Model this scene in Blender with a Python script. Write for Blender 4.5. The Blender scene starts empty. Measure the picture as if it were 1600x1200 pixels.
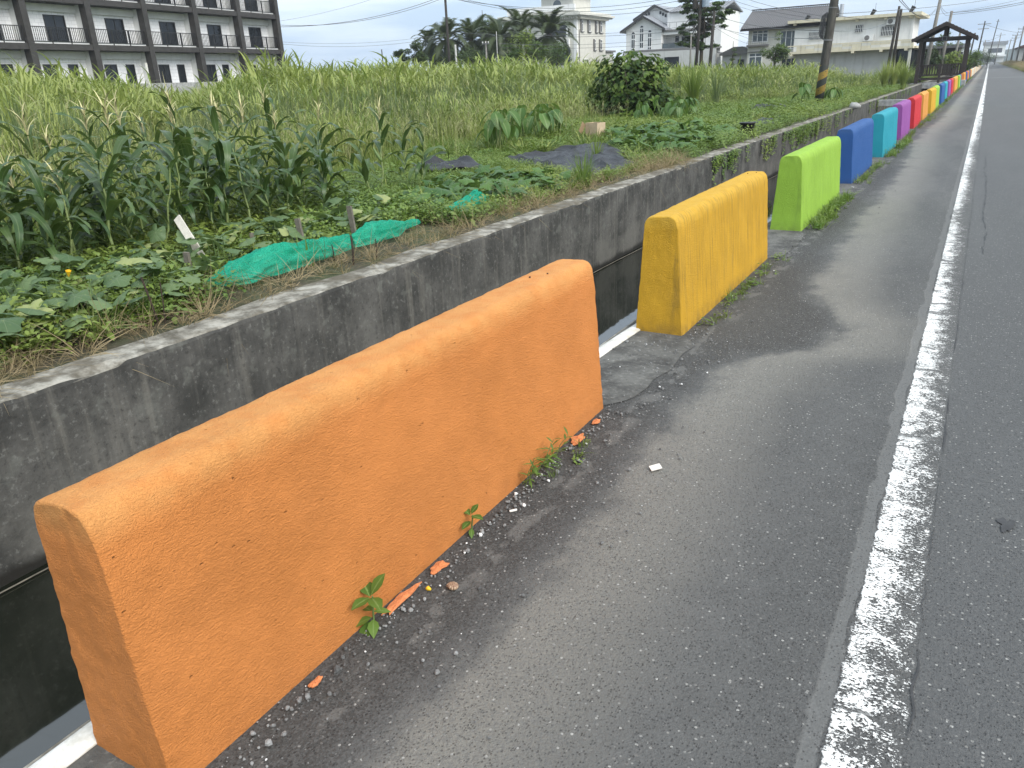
import bpy, math, random
import numpy as np
from mathutils import Vector, Matrix, noise as mnoise

random.seed(7)
rng = np.random.default_rng(7)
SC = bpy.context.scene
COL = SC.collection
R = math.radians
PI = math.pi

# ------------------------------------------------------------------ camera
F_PX, PITCH, ROLL, YAW, EYE = 1200.0, R(21.5), R(-2.5), R(30.75), 1.45
fwd = Vector((-math.sin(YAW) * math.cos(PITCH), math.cos(YAW) * math.cos(PITCH), -math.sin(PITCH)))
rgt0 = Vector((math.cos(YAW), math.sin(YAW), 0))
up0 = rgt0.cross(fwd)
RGT = rgt0 * math.cos(ROLL) + up0 * math.sin(ROLL)
UPV = -rgt0 * math.sin(ROLL) + up0 * math.cos(ROLL)
EYEP = Vector((0, 0, EYE))
cam_d = bpy.data.cameras.new('camera')
cam_d.sensor_width = 36.0
cam_d.lens = F_PX / 1600 * 36.0
cam_d.clip_start = 0.05
cam_d.clip_end = 8000
cam = bpy.data.objects.new('camera', cam_d)
COL.objects.link(cam)
m = Matrix((RGT, UPV, -fwd)).transposed().to_4x4()
m.translation = EYEP
cam.matrix_world = m
SC.camera = cam

# ------------------------------------------------------------------ world (overcast) and sun
SUN_EL, SUN_AZ = R(41), R(108)      # azimuth measured from +Y towards +X
w = bpy.data.worlds.new('World')
SC.world = w
w.use_nodes = True
nt = w.node_tree
nt.nodes.clear()
def wn(t, **kw):
    n = nt.nodes.new(t)
    for k, v in kw.items():
        setattr(n, k, v)
    return n
out = wn('ShaderNodeOutputWorld'); bg = wn('ShaderNodeBackground')
sky = wn('ShaderNodeTexSky', sky_type='NISHITA', sun_disc=False)
sky.sun_elevation = SUN_EL
sky.sun_rotation = SUN_AZ
sky.air_density = 1.6
sky.dust_density = 2.0
tc = wn('ShaderNodeTexCoord'); sep = wn('ShaderNodeSeparateXYZ')
nt.links.new(tc.outputs['Generated'], sep.inputs[0])
mp = wn('ShaderNodeMapping'); mp.inputs['Scale'].default_value = (1.0, 1.0, 7.0)
nt.links.new(tc.outputs['Generated'], mp.inputs[0])
nz = wn('ShaderNodeTexNoise'); nz.inputs['Scale'].default_value = 2.4; nz.inputs['Detail'].default_value = 7
nz.inputs['Roughness'].default_value = 0.55
nt.links.new(mp.outputs[0], nz.inputs['Vector'])
# cloud deck: grey-blue low down, paler higher up, broken by soft noise
el = wn('ShaderNodeMapRange'); el.inputs['From Min'].default_value = 0.0; el.inputs['From Max'].default_value = 0.42
nt.links.new(sep.outputs['Z'], el.inputs['Value'])
low_hi = wn('ShaderNodeMix', data_type='RGBA')
low_hi.inputs[6].default_value = (3.0, 4.4, 6.4, 1); low_hi.inputs[7].default_value = (7.4, 8.6, 9.9, 1)
nt.links.new(el.outputs[0], low_hi.inputs[0])
cr = wn('ShaderNodeMapRange'); cr.inputs['From Min'].default_value = 0.40; cr.inputs['From Max'].default_value = 0.62
cr.inputs['To Min'].default_value = 0.0; cr.inputs['To Max'].default_value = 0.62
nt.links.new(nz.outputs['Fac'], cr.inputs['Value'])
cl = wn('ShaderNodeMix', data_type='RGBA')
cl.inputs[7].default_value = (8.6, 9.3, 9.9, 1)
nt.links.new(cr.outputs[0], cl.inputs[0]); nt.links.new(low_hi.outputs[2], cl.inputs[6])
mx = wn('ShaderNodeMix', data_type='RGBA')
mx.inputs[0].default_value = 0.84
nt.links.new(sky.outputs[0], mx.inputs[6]); nt.links.new(cl.outputs[2], mx.inputs[7])
bg.inputs['Strength'].default_value = 0.13
nt.links.new(mx.outputs[2], bg.inputs['Color']); nt.links.new(bg.outputs[0], out.inputs[0])

sun_d = bpy.data.lights.new('sun', 'SUN')
sun_d.energy = 3.0
sun_d.angle = R(35)
sun_d.color = (1.0, 0.96, 0.9)
sun = bpy.data.objects.new('sun', sun_d)
COL.objects.link(sun)
sdir = Vector((math.sin(SUN_AZ) * math.cos(SUN_EL), math.cos(SUN_AZ) * math.cos(SUN_EL), math.sin(SUN_EL)))
sun.rotation_euler = (-sdir).to_track_quat('-Z', 'Y').to_euler()
sun.location = (20, -10, 40)

SC.render.engine = 'CYCLES'
SC.cycles.use_denoising = True
SC.cycles.max_bounces = 6
SC.cycles.transparent_max_bounces = 8
vs = SC.view_settings
vs.view_transform = 'Standard'; vs.look = 'None'; vs.exposure = 0.28; vs.gamma = 1.0; vs.use_curve_mapping = False

# ------------------------------------------------------------------ helpers
def ray(px, py):
    return fwd + RGT * ((px - 800) / F_PX) - UPV * ((py - 600) / F_PX)
def at(px, py, dist):
    """world point seen at photo pixel (px, py), dist metres away over the ground"""
    d = ray(px, py)
    return EYEP + d * (dist / math.hypot(d.x, d.y))
def on_ground(px, py, z=0.0):
    d = ray(px, py)
    return EYEP + d * ((z - EYE) / d.z)

def tag(o, label=None, cat=None, group=None, kind=None):
    if label: o['label'] = label
    if cat: o['category'] = cat
    if group: o['group'] = group
    if kind: o['kind'] = kind
    return o
def thing(name, label, cat, loc=(0, 0, 0), rz=0.0, group=None, rot=None):
    o = bpy.data.objects.new(name, None)
    COL.objects.link(o)
    o.empty_display_size = 0.2
    o.location = loc
    o.rotation_euler = rot if rot else (0, 0, rz)
    return tag(o, label, cat, group)

def mk_mesh(name, v, f, mat=None, smooth=False, uv=None, attr=None):
    me = bpy.data.meshes.new(name)
    me.from_pydata([tuple(p) for p in v], [], [tuple(q) for q in f])
    if mat: me.materials.append(mat)
    if smooth:
        me.polygons.foreach_set('use_smooth', [True] * len(me.polygons))
    if uv is not None:
        l = me.uv_layers.new(name='UVMap')
        li = np.zeros(len(me.loops), dtype=np.int32)
        me.loops.foreach_get('vertex_index', li)
        l.data.foreach_set('uv', np.asarray(uv, dtype=np.float32)[li].ravel())
    me.update()
    return me
def put(name, me, parent=None, loc=None, rot=None, scale=None):
    o = bpy.data.objects.new(name, me)
    COL.objects.link(o)
    if parent: o.parent = parent
    if loc is not None: o.location = loc
    if rot is not None: o.rotation_euler = rot
    if scale is not None: o.scale = scale if hasattr(scale, '__len__') else (scale,) * 3
    return o
def copy_tree(o, parent=None):
    c = o.copy(); COL.objects.link(c)
    if parent: c.parent = parent
    for ch in o.children:
        copy_tree(ch, c)
    return c

class MB:
    def __init__(s):
        s.v = []; s.f = []
    def add(s, v, f):
        b = len(s.v)
        s.v += [tuple(p) for p in v]
        s.f += [tuple(i + b for i in q) for q in f]
        return s
    def box(s, x0, x1, y0, y1, z0, z1, M=None):
        v = [Vector((x, y, z)) for z in (z0, z1) for y in (y0, y1) for x in (x0, x1)]
        if M is not None: v = [M @ p for p in v]
        return s.add(v, [(0, 2, 3, 1), (4, 5, 7, 6), (0, 1, 5, 4), (2, 6, 7, 3), (0, 4, 6, 2), (1, 3, 7, 5)])
    def tube(s, pts, r, n=8, cap=True):
        pts = [Vector(p) for p in pts]
        rs = r if hasattr(r, '__len__') else [r] * len(pts)
        v = []; f = []
        pa = None
        for i, p in enumerate(pts):
            d = (pts[min(i + 1, len(pts) - 1)] - pts[max(i - 1, 0)]).normalized()
            if pa is None:
                pa = d.orthogonal().normalized()
            else:
                pa = (pa - d * pa.dot(d))
                pa = pa.normalized() if pa.length > 1e-6 else d.orthogonal().normalized()
            b = d.cross(pa)
            for k in range(n):
                a = 2 * PI * k / n
                v.append(p + (pa * math.cos(a) + b * math.sin(a)) * rs[i])
        for i in range(len(pts) - 1):
            for k in range(n):
                f.append((i * n + k, i * n + (k + 1) % n, (i + 1) * n + (k + 1) % n, (i + 1) * n + k))
        if cap:
            f.append(tuple(reversed(range(n)))); f.append(tuple(range((len(pts) - 1) * n, len(pts) * n)))
        return s.add(v, f)
    def prism(s, poly, y0, y1, axis='y'):
        """poly in (x,z) extruded along y (or in (y,z) along x)"""
        n = len(poly)
        if axis == 'y':
            v = [(x, y0, z) for x, z in poly] + [(x, y1, z) for x, z in poly]
        else:
            v = [(y0, x, z) for x, z in poly] + [(y1, x, z) for x, z in poly]
        f = [tuple(range(n)), tuple(reversed(range(n, 2 * n)))]
        f += [(i, i + n, (i + 1) % n + n, (i + 1) % n) for i in range(n)]
        return s.add(v, f)
    def mesh(s, name, mat, smooth=False):
        return mk_mesh(name, s.v, s.f, mat, smooth)
    def build(s, name, mat, parent=None, smooth=False, **kw):
        return put(name, s.mesh(name, mat, smooth), parent, **kw)
def box(name, mat, parent, *a, M=None):
    return MB().box(*a, M=M).build(name, mat, parent)

# ------------------------------------------------------------------ materials
def new_mat(name):
    mt = bpy.data.materials.new(name)
    mt.use_nodes = True
    t = mt.node_tree
    t.nodes.clear()
    o = t.nodes.new('ShaderNodeOutputMaterial')
    b = t.nodes.new('ShaderNodeBsdfPrincipled')
    t.links.new(b.outputs[0], o.inputs[0])
    return mt, t, b, o
class NB:
    """tiny node builder"""
    def __init__(s, t): s.t = t
    def n(s, ty, **kw):
        x = s.t.nodes.new(ty)
        for k, v in kw.items(): setattr(x, k, v)
        return x
    def sock(s, node_in, v):
        if isinstance(v, bpy.types.NodeSocket): s.t.links.new(v, node_in)
        else: node_in.default_value = v
    def pos(s): return s.n('ShaderNodeNewGeometry').outputs['Position']
    def obj(s): return s.n('ShaderNodeTexCoord').outputs['Object']
    def xyz(s, v):
        x = s.n('ShaderNodeSeparateXYZ'); s.sock(x.inputs[0], v); return x.outputs
    def scale(s, v, sc):
        x = s.n('ShaderNodeVectorMath', operation='MULTIPLY'); s.sock(x.inputs[0], v); x.inputs[1].default_value = sc; return x.outputs[0]
    def noise(s, v, sc, det=4, rough=.55, dist=0.0):
        x = s.n('ShaderNodeTexNoise'); s.sock(x.inputs['Vector'], v)
        x.inputs['Scale'].default_value = sc; x.inputs['Detail'].default_value = det
        x.inputs['Roughness'].default_value = rough; x.inputs['Distortion'].default_value = dist
        return x.outputs['Fac']
    def voro(s, v, sc, feat='F1', outn='Distance'):
        x = s.n('ShaderNodeTexVoronoi', feature=feat); s.sock(x.inputs['Vector'], v); x.inputs['Scale'].default_value = sc
        return x.outputs[outn]
    def math(s, op, a, b=0.0, c=0.0, clamp=False):
        x = s.n('ShaderNodeMath', operation=op, use_clamp=clamp)
        s.sock(x.inputs[0], a); s.sock(x.inputs[1], b); s.sock(x.inputs[2], c); return x.outputs[0]
    def step(s, v, a, b, lo=0.0, hi=1.0):
        x = s.n('ShaderNodeMapRange', interpolation_type='SMOOTHSTEP')
        s.sock(x.inputs['Value'], v); s.sock(x.inputs['From Min'], a); s.sock(x.inputs['From Max'], b)
        x.inputs['To Min'].default_value = lo; x.inputs['To Max'].default_value = hi; return x.outputs[0]
    def mix(s, f, a, b, mode='MIX'):
        x = s.n('ShaderNodeMix', data_type='RGBA', blend_type=mode)
        s.sock(x.inputs[0], f)
        for i, c in ((6, a), (7, b)):
            if isinstance(c, bpy.types.NodeSocket): s.t.links.new(c, x.inputs[i])
            else: x.inputs[i].default_value = (*c, 1) if len(c) == 3 else c
        return x.outputs[2]
    def bump(s, h, strength=.5, dist=.01, prev=None):
        x = s.n('ShaderNodeBump'); s.sock(x.inputs['Height'], h)
        x.inputs['Strength'].default_value = strength; x.inputs['Distance'].default_value = dist
        if prev is not None: s.t.links.new(prev, x.inputs['Normal'])
        return x.outputs[0]

def simple(name, c, rough=.7, var=.18, sc=6.0, metal=0.0, bump=0.0, c2=None, space='obj', spec=.5):
    mt, t, b, o = new_mat(name)
    q = NB(t)
    v = q.obj() if space == 'obj' else q.pos()
    f = q.noise(v, sc, 5)
    f2 = q.noise(v, sc * 9, 3)
    fm = q.math('ADD', q.math('MULTIPLY', f, .7), q.math('MULTIPLY', f2, .3))
    fm = q.step(fm, .34, .66)
    lo = c2 if c2 else tuple(x * (1 - var) for x in c)
    hi = c if c2 else tuple(min(1, x * (1 + var * .6)) for x in c)
    t.links.new(q.mix(fm, lo, hi), b.inputs['Base Color'])
    b.inputs['Roughness'].default_value = rough
    b.inputs['Metallic'].default_value = metal
    b.inputs['Specular IOR Level'].default_value = spec
    if bump:
        t.links.new(q.bump(fm, bump, .02), b.inputs['Normal'])
    return mt

def leaf_mat(name, c1, c2, rough=.5, trans=.3, rib=None, veins=False, spec=.4, patch=None, patch_sc=.25, dry=None):
    """foliage: hue from a per-object random and noise, light passes through"""
    mt, t, b, o = new_mat(name)
    q = NB(t)
    rnd = q.n('ShaderNodeObjectInfo').outputs['Random']
    P = q.pos()
    f = q.math('ADD', q.math('MULTIPLY', rnd, .55), q.math('MULTIPLY', q.noise(P, 3.0, 3), .6))
    col = q.mix(q.step(f, .2, .95), c1, c2)
    if patch:
        pf = q.step(q.noise(P, patch_sc, 3), .45, .62)
        col = q.mix(pf, col, patch)
    if dry:
        df = q.step(rnd, 1 - dry[1], 1 - dry[1] + .02)
        col = q.mix(df, col, dry[0])
    if rib or veins:
        uv = q.n('ShaderNodeTexCoord').outputs['UV']
        x, y, z = q.xyz(uv)
    if rib:
        d = q.math('ABSOLUTE', q.math('SUBTRACT', x, .5))
        col = q.mix(q.step(d, .03, .09, 1, 0), col, rib)
        st = q.math('SINE', q.math('MULTIPLY', x, 75.0))
        t.links.new(q.bump(st, .12, .01), b.inputs['Normal'])
    if veins:
        ang = q.math('ARCTAN2', y, x)
        rad = q.math('SQRT', q.math('ADD', q.math('MULTIPLY', x, x), q.math('MULTIPLY', y, y)))
        fr = q.math('ABSOLUTE', q.math('SINE', q.math('MULTIPLY', ang, 3.5)))
        vein = q.step(q.math('MULTIPLY', fr, rad), .02, .09, 1, 0)
        nzv = q.noise(P, 30, 3)
        col = q.mix(q.math('MULTIPLY', vein, .35), col, (.3, .36, .2))
        col = q.mix(q.step(nzv, .6, .75, 0, .3), col, (.32, .36, .12))
        t.links.new(q.bump(q.math('ADD', vein, nzv), .4, .008), b.inputs['Normal'])
    t.links.new(col, b.inputs['Base Color'])
    b.inputs['Roughness'].default_value = rough
    b.inputs['Specular IOR Level'].default_value = spec
    if trans:
        tr = q.n('ShaderNodeBsdfTranslucent')
        t.links.new(q.mix(.4, col, (.25, .34, .05)), tr.inputs['Color'])
        ms = q.n('ShaderNodeMixShader'); ms.inputs[0].default_value = trans
        t.links.new(b.outputs[0], ms.inputs[1]); t.links.new(tr.outputs[0], ms.inputs[2])
        t.links.new(ms.outputs[0], o.inputs[0])
    return mt

# ---- asphalt
def asphalt_mat():
    mt, t, b, o = new_mat('asphalt')
    q = NB(t)
    P = q.pos()
    x, y, z = q.xyz(P)
    big = q.noise(q.scale(P, (1.1, .22, 1)), 1.6, 4)
    med = q.noise(P, 9, 5)
    col = q.mix(q.step(big, .3, .7), (.085, .086, .084), (.135, .135, .129))
    col = q.mix(q.step(med, .35, .7, 0, .4), col, (.09, .09, .087))
    # carriageway right of the edge line is a cooler, smoother mix
    lane = q.step(x, .04, .10)
    col = q.mix(lane, col, (.102, .104, .103))
    col = q.mix(q.math('MULTIPLY', lane, q.step(big, .35, .7, 0, .5)), col, (.126, .128, .127))
    # pale worn strip along the shoulder, dark organic stain by the blocks
    wob = q.noise(q.scale(P, (1.0, .6, 1)), 3.2, 7, .72)
    fc = q.n('ShaderNodeFloatCurve')
    cv = fc.mapping.curves[0]
    tab = ((0, -1.05), (1, -1.02), (2, -1.0), (3, -1.03), (4, -.92), (4.5, -.58), (4.75, -.56), (5.2, -.72), (5.9, -.88), (8.3, -.93), (11.5, -.9), (15, -.98), (19, -1.08), (25, -.95))
    for i_, (yy_, xx_) in enumerate(tab):
        if i_ == 0: cv.points[0].location = (0, xx_ + 1.3)
        elif i_ == len(tab) - 1: cv.points[-1].location = (1, xx_ + 1.3)
        else: cv.points.new(yy_ / 25, xx_ + 1.3)
    fc.mapping.extend = 'HORIZONTAL'
    fc.mapping.update()
    q.sock(fc.inputs['Value'], q.math('DIVIDE', y, 25.0))
    xs = q.math('SUBTRACT', q.math('ADD', x, q.math('MULTIPLY', q.math('SUBTRACT', wob, .5), .44)), q.math('SUBTRACT', fc.outputs[0], 1.3))
    pale = q.math('MULTIPLY', q.step(xs, -.03, .10), q.step(xs, .16, .62, 1, 0))
    col = q.mix(q.math('MULTIPLY', pale, q.step(wob, .3, .6, .6, .95)), col, (.245, .234, .205))
    dark = q.math('MULTIPLY', q.step(xs, -.16, .06, 1, 0), q.step(wob, .25, .5, .75, 1.0))
    dark = q.math('MULTIPLY', dark, q.step(xs, -.5, -.1, .75, 1))
    col = q.mix(q.math('MULTIPLY', dark, .72), col, (.044, .041, .037))
    seam = q.math('MULTIPLY', q.step(q.noise(q.scale(P, (1.4, .8, 1)), 6, 4), .5, .56), q.math('MULTIPLY', q.step(x, -1.25, -1.2), q.step(x, -1.16, -1.1, 1, 0)))
    col = q.mix(q.math('MULTIPLY', seam, .6), col, (.2, .195, .18))
    # sealing strip left of the paint
    ew = q.noise(q.scale(P, (1, .5, 1)), 7, 4)
    xe = q.math('ADD', x, q.math('MULTIPLY', q.math('SUBTRACT', ew, .5), .07))
    seal = q.math('MULTIPLY', q.step(xe, -.147, -.135), q.step(xe, -.10, -.09, 1, 0))
    col = q.mix(q.math('MULTIPLY', seal, .4), col, (.15, .15, .143))
    # stones in the mix
    vc = q.n('ShaderNodeTexVoronoi'); q.sock(vc.inputs['Vector'], P); vc.inputs['Scale'].default_value = 95
    cr_, cg_, cb_ = q.xyz(vc.outputs['Color'])
    edge = vc.outputs['Distance']
    stone = q.math('MULTIPLY', q.step(q.math('ADD', cr_, q.math('MULTIPLY', q.math('SUBTRACT', q.noise(P, 2.6, 3), .5), .18)), .9, .93), q.step(edge, .28, .42, 1, 0))
    stone = q.math('MULTIPLY', stone, q.math('SUBTRACT', 1.0, q.math('MULTIPLY', seal, .8)))
    sc_ = q.mix(cg_, (.19, .18, .165), (.6, .59, .55))
    col = q.mix(q.math('MULTIPLY', stone, .8), col, sc_)
    vd = q.n('ShaderNodeTexVoronoi'); q.sock(vd.inputs['Vector'], P); vd.inputs['Scale'].default_value = 160
    dr_, dg_, db_ = q.xyz(vd.outputs['Color'])
    pit = q.math('MULTIPLY', q.step(dr_, .76, .8), q.step(vd.outputs['Distance'], .3, .5, 1, 0))
    col = q.mix(q.math('MULTIPLY', pit, .45), col, (.03, .03, .031))
    col = q.mix(q.step(dg_, .3, .9, 0, .45), col, (.155, .155, .15))
    t.links.new(col, b.inputs['Base Color'])
    b.inputs['Roughness'].default_value = .82
    b.inputs['Specular IOR Level'].default_value = .35
    h = q.math('SUBTRACT', q.math('MULTIPLY', q.noise(P, 110, 4, .7), 1.2), q.math('MULTIPLY', pit, .7))
    h = q.math('MULTIPLY', h, q.math('SUBTRACT', 1.0, q.math('MULTIPLY', seal, .7)))
    n1 = q.bump(h, .9, .012)
    t.links.new(q.bump(med, .3, .01, n1), b.inputs['Normal'])
    return mt
def line_mat():
    mt, t, b, o = new_mat('worn_white_paint')
    q = NB(t)
    P = q.pos(); x, y, z = q.xyz(P)
    fine = q.noise(q.scale(P, (.8, 1.1, 1)), 135, 5, .75)
    med = q.noise(q.scale(P, (1, .8, 1)), 16, 3)
    big = q.noise(q.scale(P, (1, .3, 1)), 1.1, 2)
    xr = q.step(x, -.08, .06, .055, -.075)
    s = q.math('ADD', q.math('ADD', fine, q.math('MULTIPLY', q.math('SUBTRACT', med, .5), .42)),
               q.math('ADD', q.math('MULTIPLY', q.math('SUBTRACT', big, .5), .3), xr))
    # transverse cracks through the paint
    yy = q.math('ADD', y, q.math('MULTIPLY', q.noise(P, 11, 3), .10))
    vz = q.voro(q.scale(q.n('ShaderNodeCombineXYZ').outputs[0], (1, 1, 1)), 1)
    cb = q.n('ShaderNodeCombineXYZ'); q.sock(cb.inputs[1], yy)
    vcr = q.voro(cb.outputs[0], 6.5, 'DISTANCE_TO_EDGE')
    crack = q.math('MULTIPLY', q.step(vcr, .008, .03, 1, 0), q.step(q.noise(P, 2.3, 2), .42, .55))
    # paint nearly gone beyond eight metres for a stretch
    gone = q.math('MULTIPLY', q.step(y, 8.3, 8.9), q.step(q.math('ADD', y, q.math('MULTIPLY', x, -3)), 9.5, 9.9, 1, 0))
    s = q.math('SUBTRACT', s, q.math('MULTIPLY', gone, .07))
    s = q.math('SUBTRACT', s, q.math('MULTIPLY', q.step(y, 3.0, 5.0), q.step(x, -.05, .05, 0, .06)))
    mask = q.step(s, .50, .525)
    far = q.step(y, 14, 30)
    mask = q.math('MAXIMUM', mask, q.math('MULTIPLY', far, q.step(q.noise(q.scale(P, (3, .5, 1)), 3, 3), .38, .5, 0, .8)))
    mask = q.math('MULTIPLY', mask, q.math('SUBTRACT', 1.0, q.math('MULTIPLY', crack, .8)))
    ed = q.math('ADD', q.math('ABSOLUTE', q.math('ADD', x, .015)), q.math('MULTIPLY', q.math('SUBTRACT', q.noise(P, 26, 4, .7), .5), .035))
    mask = q.math('MULTIPLY', mask, q.step(ed, .074, .08, 1, 0))
    white = q.mix(q.noise(P, 30, 3), (.72, .72, .69), (.84, .84, .82))
    dark = q.mix(crack, q.mix(fine, (.08, .08, .079), (.17, .17, .165)), (.06, .06, .06))
    t.links.new(white, b.inputs['Base Color'])
    trn = q.n('ShaderNodeBsdfTransparent'); mxs = q.n('ShaderNodeMixShader'); q.sock(mxs.inputs[0], mask)
    t.links.new(trn.outputs[0], mxs.inputs[1]); t.links.new(b.outputs[0], mxs.inputs[2]); t.links.new(mxs.outputs[0], o.inputs[0])
    b.inputs['Roughness'].default_value = .75
    t.links.new(q.bump(q.math('ADD', mask, q.math('MULTIPLY', q.noise(P, 140, 3), .5)), .5, .004), b.inputs['Normal'])
    return mt
def barrier_mat(name, c, grime=0.0, worn_top=0.0, dirt=.25):
    mt, t, b, o = new_mat(name)
    q = NB(t)
    P = q.obj(); x, y, z = q.xyz(P)
    W_ = q.pos()
    f = q.noise(W_, 2.5, 5)
    c_lo = tuple(v * .95 for v in c); c_hi = tuple(min(1, v * 1.04 + .005) for v in c)
    col = q.mix(q.step(f, .3, .7), c_lo, c_hi)
    fine = q.noise(W_, 42, 5, .6)
    mid = q.noise(W_, 13, 4, .55)
    if worn_top:  # paler top: chalky wear, plus light from above painted into the colour
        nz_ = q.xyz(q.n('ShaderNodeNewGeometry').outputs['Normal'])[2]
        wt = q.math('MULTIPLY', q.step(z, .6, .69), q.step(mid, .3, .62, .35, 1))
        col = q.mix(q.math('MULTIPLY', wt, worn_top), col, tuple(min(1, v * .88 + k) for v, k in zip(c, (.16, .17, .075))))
    if grime:
        streak = q.noise(q.scale(P, (12, 38, 1.3)), 1.6, 5, .65)
        st2 = q.noise(q.scale(P, (14, 90, 4)), 1.4, 4)
        g = q.math('MULTIPLY', q.step(streak, .44, .66), q.step(st2, .3, .6, .4, 1))
        side = q.step(x, .02, .08)
        g = q.math('MULTIPLY', q.math('MULTIPLY', g, side), q.step(z, .05, .25, .35, 1))
        col = q.mix(q.math('MULTIPLY', g, grime), col, tuple(v * .34 + k for v, k in zip(c, (.03, .04, .03))))
    low = q.math('MULTIPLY', q.step(z, .0, .11, 1, 0), q.step(mid, .35, .65, .15, 1))
    col = q.mix(q.math('MULTIPLY', low, dirt), col, (.07, .06, .045))
    pit_ = q.n('ShaderNodeTexVoronoi'); q.sock(pit_.inputs['Vector'], W_); pit_.inputs['Scale'].default_value = 24
    pr, pg, pb = q.xyz(pit_.outputs['Color'])
    pit = q.math('MULTIPLY', q.step(pr, .95, .96), q.step(pit_.outputs['Distance'], .03, .09, 1, 0))
    col = q.mix(q.math('MULTIPLY', pit, .5), col, tuple(v * .35 for v in c))
    t.links.new(col, b.inputs['Base Color'])
    b.inputs['Roughness'].default_value = .75
    b.inputs['Specular IOR Level'].default_value = .22
    grain = q.noise(W_, 230, 3, .6)
    stroke = q.noise(q.scale(W_, (1, .5, 1.5)), 150, 5, .72, .8)
    vb = q.voro(q.scale(W_, (1, .6, 1.4)), 95, 'SMOOTH_F1')
    patch = q.step(q.noise(W_, 4.2, 5, .65), .34, .66, .4, .75)
    h = q.math('ADD', q.math('MULTIPLY', grain, .5), q.math('MULTIPLY', q.math('ADD', q.math('SUBTRACT', stroke, .5), q.math('MULTIPLY', q.math('SUBTRACT', vb, .45), .3)), patch))
    hole = q.n('ShaderNodeTexVoronoi'); q.sock(hole.inputs['Vector'], q.scale(W_, (1, .6, 1.2))); hole.inputs['Scale'].default_value = 55
    hr, hg, hb = q.xyz(hole.outputs['Color'])
    dent = q.math('MULTIPLY', q.step(hr, .93, .96), q.step(hole.outputs['Distance'], .05, .2, 1, 0))
    h = q.math('SUBTRACT', h, q.math('MULTIPLY', dent, .9))
    h = q.math('SUBTRACT', h, q.math('MULTIPLY', pit, .9))
    t.links.new(q.bump(h, 1.0, .0125), b.inputs['Normal'])
    return mt
def wall_mat():
    mt, t, b, o = new_mat('canal_concrete')
    q = NB(t)
    P = q.pos(); x, y, z = q.xyz(P)
    up = q.xyz(q.n('ShaderNodeNewGeometry').outputs['True Normal'])[2]
    f = q.noise(P, 2.2, 6, .6)
    col = q.mix(q.step(f, .3, .72), (.04, .04, .037), (.11, .107, .098))
    st = q.noise(q.scale(P, (1, 9, .55)), 1.2, 5, .6)
    col = q.mix(q.step(st, .5, .72, 0, .45), col, (.19, .18, .155))
    col = q.mix(q.step(q.noise(q.scale(P, (1, 14, .3)), 1.0, 3), .56, .7, 0, .4), col, (.035, .035, .033))
    sp = q.noise(P, 26, 4, .7)
    col = q.mix(q.step(sp, .56, .68, 0, .5), col, (.19, .19, .175))
    col = q.mix(q.step(sp, .44, .34, 0, .5), col, (.025, .025, .024))
    lich = q.math('MULTIPLY', q.step(q.noise(P, 7, 4), .56, .68), q.step(z, -.75, -.05, .1, .9))
    col = q.mix(q.math('MULTIPLY', lich, .5), col, (.17, .175, .155))
    band = q.step(z, -.72, -.5, .55, 0)
    col = q.mix(q.math('MULTIPLY', band, q.step(f, .3, .6)), col, (.14, .135, .12))
    wet = q.step(q.math('ADD', z, q.math('MULTIPLY', f, .12)), -.90, -.82, 1, 0)
    col = q.mix(wet, col, (.018, .017, .014))
    tf = q.noise(P, 6.5, 6, .65)
    top = q.mix(q.step(tf, .33, .66), (.10, .09, .07), (.38, .36, .31))
    top = q.mix(q.step(q.noise(P, 2.4, 5, .65), .44, .6, 0, .8), top, (.1, .085, .06))
    col = q.mix(q.step(up, .55, .8), col, top)
    t.links.new(col, b.inputs['Base Color'])
    b.inputs['Roughness'].default_value = .88
    b.inputs['Specular IOR Level'].default_value = .3
    h = q.math('ADD', q.noise(P, 30, 5, .65), q.math('MULTIPLY', f, .8))
    t.links.new(q.bump(h, .5, .012), b.inputs['Normal'])
    return mt
def ledge_mat():
    mt, t, b, o = new_mat('ledge_concrete')
    q = NB(t); P = q.pos()
    f = q.noise(P, 5, 6, .65); g = q.noise(P, 40, 4, .7)
    col = q.mix(q.step(f, .32, .68), (.05, .048, .044), (.13, .127, .115))
    col = q.mix(q.step(g, .54, .72, 0, .55), col, (.24, .23, .21))
    col = q.mix(q.step(g, .42, .3, 0, .6), col, (.04, .04, .038))
    t.links.new(col, b.inputs['Base Color'])
    b.inputs['Roughness'].default_value = .9
    t.links.new(q.bump(q.math('ADD', g, f), .6, .01), b.inputs['Normal'])
    return mt
def water_mat():
    mt, t, b, o = new_mat('canal_water')
    q = NB(t); P = q.pos()
    f = q.noise(q.scale(P, (1, .5, 1)), 2.0, 3)
    t.links.new(q.mix(f, (.005, .007, .004), (.011, .013, .008)), b.inputs['Base Color'])
    b.inputs['Roughness'].default_value = .03
    b.inputs['IOR'].default_value = 1.95
    t.links.new(q.bump(q.noise(P, 3.0, 2), .035, .02), b.inputs['Normal'])
    return mt
def soil_mat():
    mt, t, b, o = new_mat('field_soil')
    q = NB(t); P = q.pos()
    f = q.noise(P, 1.6, 6, .6); g = q.noise(P, 22, 5, .7)
    col = q.mix(q.step(f, .35, .65), (.06, .05, .03), (.055, .075, .026))
    col = q.mix(q.step(g, .5, .7, 0, .7), col, (.16, .13, .08))
    t.links.new(col, b.inputs['Base Color'])
    b.inputs['Roughness'].default_value = .95
    t.links.new(q.bump(g, .8, .03), b.inputs['Normal'])
    return mt
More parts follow.
